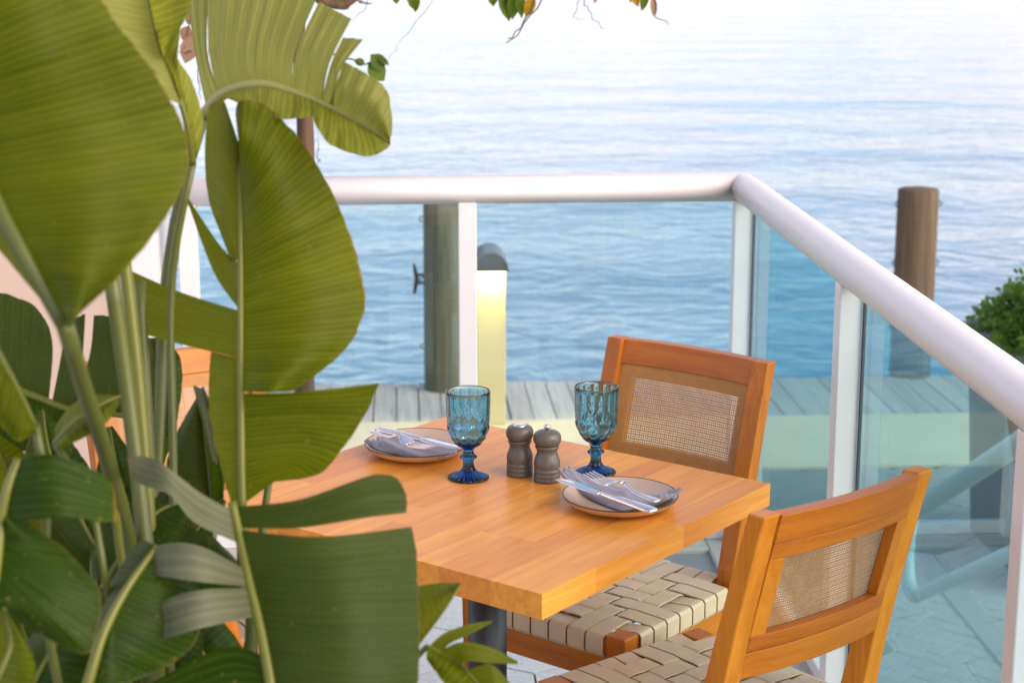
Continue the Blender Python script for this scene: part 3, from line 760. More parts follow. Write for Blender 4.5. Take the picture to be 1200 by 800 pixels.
    def path_for(cross, pitch, edge, over):
        e = edge + .0025
        P = [(-e + .024, fz0 - .003), (-e + .004, fz0 - .003), (-e, fz0 + .003), (-e, top - .006), (-e + .004, top - .001), (-e + .010, top)]
        for c_, ov in zip(cross, over):
            z = top - .001 + (a_ if ov else -a_)
            P += [(c_ - pitch * .36, z), (c_, z + (.0008 if ov else -.0004)), (c_ + pitch * .36, z)]
        return P + [(-s, z) for s, z in P[:6][::-1]]
    for j, y in enumerate(ys):
        bm = ribbon(path_for(xs, px, W2, [((i + j) % 4) < 2 for i in range(n)]), py * .445, 'x'); bm_obj('strap', bm, M['strap'], ch, False, (0, y, 0))
    for i, x in enumerate(xs):
        bm = ribbon(path_for(ys, py, D2, [((i + j) % 4) >= 2 for j in range(n)]), px * .445, 'y'); bm_obj('strap', bm, M['strap'], ch, False, (x, 0, 0))
    return ch
def ring_at(x, y, hx, hy, z): return [(x - hx, y - hy, z), (x + hx, y - hy, z), (x + hx, y + hy, z), (x - hx, y + hy, z)]
chA = make_chair()
spots = [((0.385, 3.362), 138.0, 'orange wooden cane-back chair tucked under the table, its back towards the water'),
         ((0.499, 2.855), 35.5, 'orange wooden cane-back chair showing its rear, close beside the side railing'),
         ((-0.335, 3.36), 210.0, 'orange wooden cane-back chair behind the plant, its back near the cream wall'),
         ((-0.217, 2.65), -40.7, 'orange wooden cane-back chair mostly hidden by the low plant leaves')]
for k, (xy, rot, lab) in enumerate(spots):
    o = chA if k == 0 else copy_tree(chA)
    o.location = (xy[0], xy[1], 0); o.rotation_euler = (0, 0, R(rot)); tag(o, lab, 'chair', 'dining chairs around the table')

# ------------------------------------------------------------------ things on the table
def plate(name_pix, label):
    p = at_z(*name_pix, TZ + 0.012); t = empty('plate', (p.x, p.y, TZ)); tag(t, label, 'plate', 'plates on the table')
    Rr = 0.101
    lathe('dish', [(0, .006), (.055, .006), (.075, .009), (.092, .0165), (Rr - .0012, .0225)], M['plate'], t, 64)
    lathe('underside', [(0, .0005), (.058, .0005), (.060, .002), (.079, .005), (.096, .0135), (Rr, .0215)], M['plate_under'], t, 64)
    lathe('rim', [(Rr - .0014, .0224), (Rr - .0009, .0234), (Rr, .0232), (Rr + .0003, .0214)], M['plate_rim'], t, 64, close=True)
    return p
pA = plate((727, 585), 'round beige plate with knife and fork, beside the pepper mill')
pB = plate((489, 524), 'round beige plate beyond the goblet near the salt mill, holding a folded napkin')

def napkin(base, ax, ln, wd, seed, label, taper=0.4):
    """folded linen: local x along length"""
    o_rng = random.Random(seed); nx, ny = 56, 26; V, F = [], []
    def h(x, y):
        q = Vector((x * 14, y * 26, seed)); f = noise.noise(q * 2.2) * .0016
        rd = (1 - abs(noise.noise(Vector((x * 7 + seed, y * 34 + x * 9, seed))))) ** 4 * .0085 - .0030
        folds = rd + .0055 * (1 - abs(math.sin(y / wd * 4.2 + x * 11 + seed))) ** 2 * (0.6 + abs(x / ln))
        return f + folds
    for lay in range(2):
        for i in range(nx + 1):
            s = i / nx - .5
            q_ = min(1, max(0, (s + .5) / .72)); wloc = wd * (taper + (1 - taper) * q_ * q_ * (3 - 2 * q_)) * (1 + 0.07 * math.sin(s * 9 + seed)) * (1 - .35 * max(0, s - .36) / .14)
            for j in range(ny + 1):
                t = j / ny - .5; x = s * ln + .016 * noise.noise(Vector((seed, t * 6, s * 2))) * (1 if abs(s) > .4 else .3); y = t * wloc + .012 * math.sin(s * 4.2 + seed)
                rr = math.hypot(x, y); dish = 0.0085 + max(0, (rr - .066) / .035) ** 1.5 * .0165
                roll = (1 - (abs(t) * 2) ** 4) * (1 - (abs(s) * 2) ** 8)
                z = dish + (.0065 * roll + h(x, y) + .003) if lay == 0 else dish - .0004
                if lay == 0: z = max(z, dish + .0012)
                V.append((x, y, z))
    st_ = ny + 1; off = (nx + 1) * st_
    for i in range(nx):
        for j in range(ny):
            a = i * st_ + j; F.append((a, a + st_, a + st_ + 1, a + 1)); F.append((off + a, off + a + 1, off + a + st_ + 1, off + a + st_))
    for i in range(nx):
        for j in (0, ny):
            a = i * st_ + j; F.append((a, off + a, off + a + st_, a + st_) if j == 0 else (a, a + st_, off + a + st_, off + a))
    for j in range(ny):
        for i in (0, nx):
            a = i * st_ + j; F.append((a, a + 1, off + a + 1, off + a) if i == 0 else (a, off + a, off + a + 1, a + 1))
    o = mesh_obj('napkin', V, F, M['napkin'], None, True, None, (base.x, base.y, TZ)); o.rotation_euler = (0, 0, ax)
    tag(o, label, 'napkin', 'linen napkins on the plates'); return o
def dirz(a, b, z):
    p, q = at_z(*a, z), at_z(*b, z); return math.atan2(q.y - p.y, q.x - p.x)
angA = dirz((655, 566), (795, 592), .785); angB = dirz((436, 512), (545, 532), .785)
cA = at_z(724, 578, TZ + .018); napkin(cA, angA, 0.224, 0.108, 3.1, 'creased grey linen napkin under the fork with raised tines, beside the pepper mill', .30)
cB = at_z(489, 523, TZ + .018); napkin(cB, angB, 0.180, 0.104, 7.7, 'creased grey linen napkin under the cutlery on the plate beyond the goblet', .8)

def blade_loft(name, secs, mat, parent, n=14):
    """secs: (point, half width vector, half thickness vector)"""
    V, F = [], []
    for p, w, t in secs:
        for k in range(n):
            a = 2 * math.pi * k / n; V.append(p + w * math.cos(a) + t * math.sin(a))
    for i in range(len(secs) - 1):
        for k in range(n): F.append((i * n + k, i * n + (k + 1) % n, (i + 1) * n + (k + 1) % n, (i + 1) * n + k))
    F.append(tuple(range(n))[::-1]); F.append(tuple((len(secs) - 1) * n + k for k in range(n)))
    return mesh_obj(name, V, F, mat, parent, True)
def cutlery(kind, a, b, za, zb, label, tipfirst=True):
    """a = pixel of the working end, b = pixel of the handle end, at heights za, zb"""
    A, B = at_z(*a, za), at_z(*b, zb); d = (B - A); L = d.length; d.normalize(); s = UP.cross(d).normalized(); u = d.cross(s).normalized()
    if u.z < 0: u = -u; 
    t = empty('table_' + kind, B); tag(t, label, kind, 'cutlery on the plates'); A0 = A - B
    s = s * 1.25; u = u * 1.35
    P = lambda x, h=0.0, l=0.0: A0 + d * (x * L) + u * h + s * l
    if kind == 'knife':
        blade_loft('blade', [(P(x, 0, off), s * w, u * th) for x, w, th, off in ((0, .0008, .0005, -.004), (.03, .0045, .0007, -.002), (.09, .0078, .0009, -.0004), (.2, .0098, .0011, 0), (.34, .0100, .0013, 0), (.44, .0092, .0016, 0), (.47, .0062, .0022, 0))], M['steel'], t)
        blade_loft('handle', [(P(x), s * w, u * th) for x, w, th in ((.46, .0048, .0024), (.5, .0052, .0032), (.62, .0068, .0036), (.8, .0088, .0040), (.93, .0102, .0040), (.985, .0086, .0034), (1.0, .003, .0015))], M['steel'], t)
    else:
        hb = lambda x: .009 * math.exp(-((x - .50) / .11) ** 2) + .006 * max(0, .30 - x) / .30
        for k in range(4):
            l0 = (k - 1.5) * .0068
            blade_loft('tine', [(P(x, hb(x), l0 * (1 - .05 * (x < .05))), s * w, u * th) for x, w, th in ((0, .0004, .0005), (.025, .0012, .0008), (.12, .0015, .0010), (.25, .0017, .0011), (.36, .0021, .0012))], M['steel'], t, 8)
        blade_loft('head', [(P(x, hb(x)), s * w, u * th) for x, w, th in ((.335, .0122, .0012), (.37, .0126, .0013), (.42, .0112, .0015), (.47, .0068, .0018), (.52, .0040, .0020))], M['steel'], t)
        blade_loft('handle', [(P(x, hb(x)), s * w, u * th) for x, w, th in ((.51, .0041, .0020), (.58, .0032, .0020), (.66, .0034, .0019), (.78, .0052, .0018), (.89, .0072, .0018), (.96, .0078, .0017), (.99, .0062, .0015), (1, .002, .001))], M['steel'], t)
    return t
cutlery('knife', (652, 560), (768, 599), .799, .794, 'steel knife with its blade reflecting the blue goblet, on the grey napkin')
cutlery('fork', (688, 558), (772, 587), .809, .800, 'steel fork with raised tines resting across the knife beside the pepper mill')
cutlery('knife', (543, 526), (442, 502), .795, .800, 'steel knife with handle outwards, on the napkin beyond the goblet')
cutlery('fork', (506, 529), (433, 505), .793, .799, 'steel fork with handle outwards, on the napkin beyond the goblet')

def goblet(pix, label):
    p = at_z(*pix, TZ)
    outer = [(0.0372, .0008), (.0376, .0022), (.0368, .0040), (.030, .0068), (.021, .0105), (.0135, .0160), (.0100, .0225), (.0092, .0300), (.0100, .0350), (.0150, .0400), (.0152, .0430), (.0100, .0475), (.0088, .0530), (.0105, .0565), (.0150, .0600)]
    bowl = [(.0205, .0640), (.0245, .0680), (.0280, .0725), (.0308, .0775), (.0333, .0830), (.0353, .0890), (.0368, .0960), (.0378, .1040), (.0386, .1130), (.0392, .1230), (.0397, .1330), (.0401, .1430), (.0404, .1530), (.0407, .1600), (.0409, .1640), (.0404, .1660), (.0394, .1662)]
    def fine(P, k=3):
        Q = []
        for i in range(len(P) - 1):
            for q in range(k): Q.append(tuple(P[i][c] + (P[i + 1][c] - P[i][c]) * q / k for c in (0, 1)))
        return Q + [P[-1]]
    inner = [(.0385, .1650), (.0382, .155), (.0378, .142), (.0372, .128), (.0364, .112), (.0350, .098), (.0325, .087), (.0288, .078), (.0230, .0715), (.0150, .0672), (.007, .0655), (0, .0652)]
    nfoot = 3
    prof = [(0, .0015), (.028, .0012)] + fine(outer) + fine(bowl) + inner
    lim = 2 + len(fine(outer)) + len(fine(bowl))
    def mod(r, z, a, i):
        if i >= lim: return r
        if i < 3: return r
        if z < .012: return r + .0014 * math.cos(24 * a) * min(1, (z + .002) / .008)
        if z < .060: return r * (1 + .06 * math.cos(6 * a)) 
        if z < .083:   # rows of ovals low on the bowl
            s = (z - .060) / .0115; row = int(s); f = s - row
            return r + .0022 * abs(math.sin(math.pi * f)) * abs(math.cos(6 * a + row * math.pi / 2)) - .0007
        if z < .104:   # wide oval band
            f = (z - .083) / .021; e = 1 - ((math.sin(5 * a)) ** 2 * .9 + (2 * f - 1) ** 2)
            return r + (.0022 * math.sqrt(e) if e > 0 else -.0004 + .0006 * math.cos(30 * a) * math.sin(f * 9))
        if z < .126:   # dotted lace band
            f = (z - .104) / .0073
            return r + .0013 * math.sin(math.pi * (f % 1)) * max(0, math.cos(18 * a + int(f) * math.pi)) 
        if z < .158: return r + .0020 * abs(math.cos(8 * a)) ** 0.6 - .0014
        return r
    o = lathe('goblet', prof, M['goblet'], None, 144, mod, (p.x, p.y, TZ))
    tag(o, label, 'goblet', 'blue goblets on the table'); return o
goblet((549, 560), 'blue pressed-glass goblet between the salt mill and the plate beyond it')
goblet((698, 554), 'blue pressed-glass goblet behind the pepper mill, in front of the cane chair back')

def mill(pix, label, pepper):
    p = at_z(*pix, TZ); t = empty('pepper_mill' if pepper else 'salt_mill', (p.x, p.y, TZ)); tag(t, label, 'mill', 'grinders on the table')
    hh = .050
    body = [(0, .0006), (.0236, .0006), (.0243, .002), (.0243, .0075), (.0236, .0085), (.0241, .0095), (.0245, .0115), (.0243, .0155), (.0234, .0166), (.0241, .0178), (.0244, .0205), (.0240, .0235), (.0230, .0246), (.0240, .0275), (.0244, .032), (.0240, .037), (.0228, .0425), (.0208, .0478), (.0190, .0530), (.0186, .0580), (.0198, .0612), (.0218, .0640), (.0222, .0662), (.0214, .0680), (.0180, .0684), (0, .0684)]
    lathe('body', body, M['grinder'], t, 48)
    head = [(0, .0686), (.0205, .0686), (.0230, .0712), (.0252, .0760), (.0258, .0805), (.0250, .0860), (.0228, .0905), (.0205, .0925), (.0190, .0936), (.010, .0962 if pepper else .0940), (0, .0968 if pepper else .0940)]
    hd = lathe('head', head, M['grinder'], t, 48)
    if pepper: lathe('knob', [(0, .0962), (.0035, .0962), (.0032, .0985), (.0058, .1005), (.0070, .1030), (.0062, .1058), (.0030, .1072), (0, .1074)], M['steel'], hd, 24)
    else: lathe('cap', [(0, .0938), (.0118, .0938), (.0120, .0952), (.0100, .0962), (0, .0966)], M['steel'], hd, 32)
mill((609, 556), 'taupe salt mill with a flat steel cap, beside its knobbed twin', False)
mill((641, 563), 'taupe pepper mill topped with a small steel knob', True)

# ------------------------------------------------------------------ the big-leaved plant
PB = Vector((-0.33, 1.92, 0))
pot = empty('plant_pot', PB); tag(pot, 'grey round pot holding the broad-leaved plant', 'pot')
lathe('shell', [(0, 0.001), (.15, .001), (.19, .22), (.21, .42), (.22, .44), (.205, .445), (.195, .42), (.0, .40)], M['pot'], pot, 40)
lathe('soil', [(0, .418), (.195, .418), (.194, .402), (0, .401)], M['soil'], pot, 40)
plant = empty('broad_leaved_plant', PB + Vector((0, 0, .41))); tag(plant, 'tall plant with huge split banana-like green leaves beside the table', 'plant')
PLo = plant.location
def pp(t): return at_d(t[0], t[1], t[2]) - PLo
def big_leaf(mid, pieces, mat, rib=(0.007, 0.0025), ribmat='midrib', name='leaf', wob=0.012, nn_seed=0, ribn=10, pleat=0.0006):
    mp = [pp(m) for m in mid]; ML = resample(mp, 60)
    V, F, UV = [], [], []
    length = sum((b - a).length for a, b in zip(ML, ML[1:]))
    def mid_at(t):
        x = min(max(t, 0), 1) * 60; i = min(int(x), 59); return ML[i].lerp(ML[i + 1], x - i)
    for pi, pc in enumerate(pieces):
        t0, t1 = pc['t']; rows = pc['rows']; bulge = pc.get('b', 0.012); ns = pc.get('ns', 34) * 2; nw = 14
        inner = [mid_at(t0 + (t1 - t0) * k / ns) for k in range(ns + 1)]
        curves = [inner] + [resample([pp(q) for q in r], ns) for r in rows]
        ws = [0.0] + pc.get('w', [(k + 1) / len(rows) for k in range(len(rows))])
        olen = sum((b - a).length for a, b in zip(curves[-1], curves[-1][1:])); slen = max(olen, length * abs(t1 - t0)) 
        base = len(V); vdir = (mid_at(.5) + PLo - CO).normalized()
        for k in range(ns + 1):
            P = [c[k] for c in curves]
            for j in range(nw + 1):
                w = j / nw
                if len(P) == 2: q = P[0].lerp(P[1], w)
                else:   # smooth through the control rows
                    m = len(P) - 1; i = 0
                    while i < m - 1 and ws[i + 1] < w: i += 1
                    f = (w - ws[i]) / (ws[i + 1] - ws[i]); q = catmull(P, (i + f) / m)
                s = k / ns
                q = q + (P[-1] - P[0]).normalized() * (0.0016 * w ** 6 * (noise.noise(Vector((s * slen * 60, pi, nn_seed))) + .6 * noise.noise(Vector((s * slen * 210, pi, nn_seed)))))
                off = -bulge * math.sin(math.pi * min(1, w * 1.05)) + wob * w * noise.noise(Vector((s * slen * 9 + pi * 5.1 + nn_seed, w * 1.3, nn_seed)))
                off += 0.0016 * w * math.sin(s * slen * 260 + pi) * noise.noise(Vector((s * slen * 22, pi, nn_seed)))
                off += pleat * w * (1 - .5 * w) * (math.sin(s * slen * 285 + pi * 2) + .4 * math.sin(s * slen * 133))
                V.append(q + vdir * off); UV.append((s * slen + pi * 1.7 + nn_seed, w))
        for k in range(ns):
            for j in range(nw):
                a = base + k * (nw + 1) + j; F.append((a, a + 1, a + nw + 2, a + nw + 1))
    o = mesh_obj(name, V, F, M[mat], plant, True, UV)
    if rib:
        vd = (mid_at(.5) + PLo - CO).normalized()
        tube('midrib', [q - vd * rib[0] * .25 for q in ML[::2]], [rib[0] + (rib[1] - rib[0]) * i / 30 for i in range(31)], M[ribmat], o, ribn)
    return o
def stem(pts, r0, r1, mat='stem'):
    P = [pp(q) if len(q) == 3 and not isinstance(q, Vector) else q for q in pts]
    S = resample(P, 26); tube('stem', S, [r0 + (r1 - r0) * i / 26 for i in range(27)], M[mat], plant, 12)
def root(k):    # where a stem leaves the soil
    a = k * 2.4; return Vector((math.cos(a) * .05, math.sin(a) * .045, -0.01))
# -- central upright leaf
big_leaf([(284, 600, 1.93), (283, 520, 1.94), (282, 420, 1.96), (282, 300, 1.985), (282, 230, 2.0), (281, 172, 2.01)], [
    dict(t=(.32, 1.0), rows=[[(345, 458, 1.93), (400, 415, 1.95), (425, 372, 1.97), (426, 332, 1.985), (406, 262, 2.0), (376, 200, 2.0), (342, 152, 1.99), (312, 124, 1.985), (294, 117, 1.98), (281, 118, 1.98), (276, 132, 1.985), (280, 168, 2.0)]], b=.034, ns=60),
    dict(t=(.02, .315), rows=[[(318, 566, 1.93), (340, 538, 1.92), (352, 500, 1.92), (346, 459, 1.93)], [(320, 564, 1.92), (372, 556, 1.905), (402, 525, 1.90), (430, 482, 1.90), (444, 449, 1.91)]], w=[.38, 1], b=.008),
    dict(t=(.68, 1.0), rows=[[(271, 306, 2.0), (257, 270, 2.02), (244, 232, 2.035), (240, 180, 2.04), (244, 132, 2.03), (252, 118, 2.02), (262, 118, 2.01), (272, 144, 2.005), (280, 169, 2.005)]], b=.010),
    dict(t=(.54, .67), rows=[[(250, 318, 2.01), (258, 288, 2.02)], [(216, 226, 2.03), (217, 226, 2.03)]], b=.004, ns=14),
    dict(t=(.41, .54), rows=[[(214, 404, 2.03), (214, 343, 2.03)], [(160, 389, 2.06), (158, 355, 2.065), (155, 318, 2.06)]], b=-.012, ns=20),
    dict(t=(.02, .41), rows=[[(272, 592, 1.94), (258, 545, 1.96), (246, 490, 1.975), (245, 440, 1.99), (247, 412, 2.0)]], b=.006)],
    'leaf', rib=(.0052, .0026), nn_seed=1.0)
# -- arching leaf at the top
big_leaf([(240, 135, 2.10), (262, 110, 2.08), (302, 99, 2.05), (345, 108, 2.03), (400, 132, 2.01), (440, 156, 2.0), (457, 168, 2.0)], [
    dict(t=(.02, .13), rows=[[(228, 60, 2.14), (243, 60, 2.12)], [(216, -30, 2.18), (246, -30, 2.15)]], b=.006, ns=12),
    dict(t=(.12, .505), rows=[[(245, 58, 2.11), (298, 48, 2.07), (349, 52, 2.04)], [(244, -40, 2.14), (312, -52, 2.12), (384, -30, 2.08)]], b=.016, ns=60),
    dict(t=(.50, .66), rows=[[(350, 54, 2.03), (386, 74, 2.0)], [(374, 2, 2.04), (412, 22, 2.0)]], b=.012, ns=22),
    dict(t=(.655, .72), rows=[[(388, 74, 2.0), (398, 84, 1.99)], [(402, 44, 2.02), (426, 46, 2.0)]], b=.008, ns=10),
    dict(t=(.69, 1.0), rows=[[(403, 72, 2.0), (432, 88, 1.98), (451, 102, 1.975), (459, 130, 1.98), (460, 152, 1.985), (456, 168, 1.99)]], b=.018, ns=34),
    dict(t=(.12, .62), rows=[[(268, 116, 2.06), (305, 132, 2.0), (330, 140, 1.98), (372, 136, 1.97)]], b=.010, ns=30),
    dict(t=(.60, 1.0), rows=[[(366, 140, 1.97), (383, 166, 1.95), (412, 180, 1.94), (434, 183, 1.945), (450, 176, 1.96), (457, 170, 1.99)]], b=.012, ns=30)],
    'leaf_pale', rib=(.0078, .002), ribmat='leafrib_pale', nn_seed=2.0, pleat=.0036)
stem([root(0), (178, 800, 2.05), (181, 640, 2.08), (187, 500, 2.10), (193, 350, 2.11), (208, 245, 2.12), (240, 135, 2.10)],   .0095, .0060)
# -- very large leaf at the upper left
big_leaf([(76, 380, 1.50), (60, 352, 1.50), (28, 298, 1.50), (0, 244, 1.51), (-40, 150, 1.53), (-70, 40, 1.55), (-85, -90, 1.55)], [
    dict(t=(.0, 1.0), rows=[[(82, 376, 1.50), (112, 350, 1.51), (140, 322, 1.52), (176, 280, 1.54), (206, 236, 1.56), (222, 195, 1.57), (216, 150, 1.58), (196, 110, 1.58), (168, 67, 1.58), (140, 33, 1.58), (112, -8, 1.57), (60, -70, 1.56), (-80, -100, 1.55)]], b=.048, ns=70),
    dict(t=(.0, 1.0), rows=[[(70, 378, 1.51), (30, 330, 1.56), (-20, 270, 1.60), (-90, 180, 1.63), (-130, 40, 1.64), (-90, -100, 1.60)]], b=-.01, ns=40)],
    'leaf', rib=(.0082, .004), ribmat='stem', nn_seed=3.0)
stem([root(1), (175, 800, 1.98), (152, 640, 1.92), (126, 540, 1.80), (100, 460, 1.62), (76, 380, 1.50)], .0105, .0078)
# -- leaf behind it, pale underside with pleats
big_leaf([(226, 192, 1.95), (220, 150, 1.92), (205, 100, 1.90), (185, 50, 1.88), (170, -20, 1.87)], [
    dict(t=(.0, .45), rows=[[(236, 165, 1.95), (238, 140, 1.94), (227, 100, 1.92), (207, 66, 1.90)]], b=.01),
    dict(t=(.35, .75), rows=[[(207, 72, 1.88), (214, 18, 1.86)]], b=.010),
    dict(t=(.6, 1.0), rows=[[(192, 56, 1.82), (218, 22, 1.81), (224, -10, 1.80), (215, -40, 1.80)]], b=.014),
    dict(t=(.35, 1.0), rows=[[(185, 110, 1.86), (165, 70, 1.83), (130, 30, 1.80), (100, -40, 1.78)]], b=.014)],
    'leaf_pale', rib=(.004, .0015), nn_seed=4.0, pleat=.003)
stem([root(2), (198, 800, 1.98), (203, 560, 2.0), (200, 380, 2.0), (206, 290, 1.98), (226, 192, 1.95)], .007, .004)
# -- low leaf in front, right half broad, left half torn into strips
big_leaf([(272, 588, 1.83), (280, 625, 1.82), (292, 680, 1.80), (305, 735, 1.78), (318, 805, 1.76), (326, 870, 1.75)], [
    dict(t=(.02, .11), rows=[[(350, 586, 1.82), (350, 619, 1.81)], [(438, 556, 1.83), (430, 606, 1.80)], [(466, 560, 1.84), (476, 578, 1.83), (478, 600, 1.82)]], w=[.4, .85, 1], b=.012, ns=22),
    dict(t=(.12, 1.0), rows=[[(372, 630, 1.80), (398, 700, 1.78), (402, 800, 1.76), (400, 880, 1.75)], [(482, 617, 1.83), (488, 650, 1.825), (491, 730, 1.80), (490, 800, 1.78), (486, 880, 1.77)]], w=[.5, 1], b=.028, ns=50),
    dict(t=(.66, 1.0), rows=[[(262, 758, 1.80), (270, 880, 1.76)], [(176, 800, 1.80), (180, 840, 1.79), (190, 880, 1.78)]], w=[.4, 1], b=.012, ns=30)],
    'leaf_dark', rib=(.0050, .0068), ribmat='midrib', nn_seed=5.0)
big_leaf([(274, 596, 1.832), (281, 628, 1.822), (292, 680, 1.802), (305, 735, 1.782)], [
    dict(t=(.02, .30), rows=[[(236, 578, 1.80), (228, 612, 1.79)], [(190, 543, 1.78), (200, 580, 1.77)], [(164, 534, 1.80), (166, 568, 1.78)], [(150, 536, 1.83), (152, 556, 1.82)]], w=[.35, .68, .92, 1], b=.014, ns=20),
    dict(t=(.52, .66), rows=[[(236, 640, 1.77), (240, 682, 1.76)], [(196, 636, 1.77), (196, 676, 1.76)], [(176, 646, 1.785), (174, 673, 1.78)], [(163, 664, 1.81), (163, 670, 1.81)]], w=[.45, .75, .92, 1], b=.012, ns=18),
    dict(t=(.67, .90), rows=[[(240, 690, 1.76), (240, 734, 1.75)], [(200, 700, 1.76), (204, 744, 1.75)], [(181, 714, 1.77), (182, 750, 1.77)], [(165, 750, 1.80), (165, 755, 1.80)]], w=[.45, .75, .90, 1], b=.014, ns=20)],
    'leaf_grey', rib=None, nn_seed=6.0)
stem([root(3), (318, 960, 1.80), (322, 860, 1.765), (318, 805, 1.765)], .0095, .0078)
stem([root(4), (282, 800, 1.96), (285, 690, 1.95), (284, 600, 1.93)], .009, .0066)
stem([root(9), (300, 800, 2.02), (306, 640, 2.02), (314, 572, 2.02), (322, 520, 2.03)], .007, .004)
# -- lower left leaf
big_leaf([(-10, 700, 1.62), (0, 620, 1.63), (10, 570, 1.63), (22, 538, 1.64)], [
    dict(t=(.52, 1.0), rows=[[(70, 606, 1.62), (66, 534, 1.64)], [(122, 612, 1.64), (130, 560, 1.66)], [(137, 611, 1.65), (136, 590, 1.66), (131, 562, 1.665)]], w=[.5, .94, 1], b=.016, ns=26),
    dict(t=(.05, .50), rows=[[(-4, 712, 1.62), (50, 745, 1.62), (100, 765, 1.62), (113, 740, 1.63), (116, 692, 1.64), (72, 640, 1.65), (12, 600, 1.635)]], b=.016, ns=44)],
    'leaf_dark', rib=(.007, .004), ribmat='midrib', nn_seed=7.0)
stem([root(5), (60, 900, 1.75), (-10, 800, 1.64), (-12, 720, 1.62), (-10, 700, 1.62)], .009, .007)
# -- dark leaf behind it with a bright midrib
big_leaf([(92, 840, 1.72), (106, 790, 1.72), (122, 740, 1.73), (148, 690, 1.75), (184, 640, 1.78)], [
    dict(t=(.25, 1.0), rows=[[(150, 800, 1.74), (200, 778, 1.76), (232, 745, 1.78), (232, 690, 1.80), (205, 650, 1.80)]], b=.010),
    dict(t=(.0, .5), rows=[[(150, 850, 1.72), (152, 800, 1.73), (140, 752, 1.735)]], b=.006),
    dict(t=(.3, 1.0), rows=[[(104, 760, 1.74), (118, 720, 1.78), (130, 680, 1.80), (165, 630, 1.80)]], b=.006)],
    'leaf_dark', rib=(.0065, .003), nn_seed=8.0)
stem([root(6), (80, 920, 1.74), (92, 840, 1.72)], .009, .0066)
# -- dark leaf with three broad lobes against the wall
big_leaf([(-20, 440, 2.20), (10, 452, 2.20), (45, 466, 2.19), (84, 480, 2.18), (140, 486, 2.17), (168, 492, 2.16)], [
    dict(t=(.02, .42), rows=[[(-10, 395, 2.22), (62, 412, 2.20)], [(-14, 340, 2.24), (24, 350, 2.235), (44, 362, 2.23), (58, 384, 2.22)]], b=.014, ns=30),
    dict(t=(.44, .58), rows=[[(70, 425, 2.19), (96, 425, 2.18)], [(78, 378, 2.20), (100, 368, 2.20)]], b=.010, ns=16),
    dict(t=(.56, .88), rows=[[(104, 420, 2.18), (142, 425, 2.17)], [(110, 369, 2.20), (128, 371, 2.19), (138, 388, 2.19)]], b=.012, ns=22),
    dict(t=(.05, .60), rows=[[(-10, 540, 2.16), (30, 528, 2.15), (62, 505, 2.15)]], b=.008)],
    'leaf_dark', rib=(.006, .003), ribmat='midrib', nn_seed=9.0)
stem([root(7), (176, 700, 2.12), (176, 560, 2.14), (168, 492, 2.16)], .009, .006)
# -- small bright green leaf, mid left
big_leaf([(64, 520, 1.74), (90, 492, 1.73), (118, 474, 1.73), (141, 464, 1.74)], [
    dict(t=(0, 1), rows=[[(66, 528, 1.71), (100, 512, 1.70), (126, 494, 1.71), (140, 472, 1.73)]], b=.006),
    dict(t=(0, 1), rows=[[(64, 502, 1.75), (80, 478, 1.76), (104, 463, 1.76), (138, 463, 1.75)]], b=-.006)],
    'leaf', rib=(.003, .001), nn_seed=10.0)
stem([root(8), (130, 720, 1.80), (112, 610, 1.78), (100, 570, 1.75), (64, 520, 1.74)], .006, .0032)
# -- folded yellow-green leaf at the left edge
big_leaf([(-30, 360, 1.70), (-6, 410, 1.68), (20, 455, 1.66), (42, 498, 1.65)], [
    dict(t=(0, 1), rows=[[(-40, 420, 1.66), (-10, 480, 1.64), (18, 516, 1.64), (40, 506, 1.65)]], b=.012),
    dict(t=(.2, 1), rows=[[(-4, 400, 1.70), (14, 434, 1.69), (32, 470, 1.67), (44, 498, 1.655)]], b=.004)],
    'leaf', rib=(.004, .0015), nn_seed=11.0)
stem([root(10), (60, 760, 1.72), (56, 600, 1.68), (42, 498, 1.65)], .0065, .004)
# -- dark leaves behind the stems
big_leaf([(176, 565, 2.22), (184, 500, 2.23), (186, 440, 2.24), (182, 396, 2.25)], [
    dict(t=(0, 1), rows=[[(186, 560, 2.22), (206, 500, 2.22), (214, 436, 2.23), (204, 408, 2.24), (186, 396, 2.25)]], b=.01),
    dict(t=(0, 1), rows=[[(165, 560, 2.23), (150, 500, 2.25), (148, 430, 2.26), (168, 396, 2.26)]], b=.01)],
    'leaf_dark', rib=(.005, .002), nn_seed=12.0)
stem([root(11), (168, 760, 2.15), (172, 640, 2.2), (176, 565, 2.22)], .007, .005)
big_leaf([(250, 600, 2.10), (246, 550, 2.11), (240, 500, 2.12), (236, 455, 2.13)], [
    dict(t=(0, 1), rows=[[(222, 590, 2.10), (196, 552, 2.11), (206, 510, 2.13), (232, 462, 2.13)]], b=.012),
    dict(t=(0, 1), rows=[[(262, 588, 2.08), (262, 530, 2.08), (250, 480, 2.10), (238, 452, 2.13)]], b=.010)],
    'leaf_dark', rib=(.0045, .002), nn_seed=13.0)
stem([root(12), (240, 780, 2.08), (248, 680, 2.09), (250, 600, 2.10)], .007, .0045)
big_leaf([(228, 452, 2.02), (238, 490, 2.01), (250, 540, 2.0)], [
    dict(t=(0, 1), rows=[[(236, 455, 2.01), (248, 495, 1.99), (256, 545, 1.99)]], b=.004)], 'leaf_grey', rib=(.002, .0015), nn_seed=13.5)
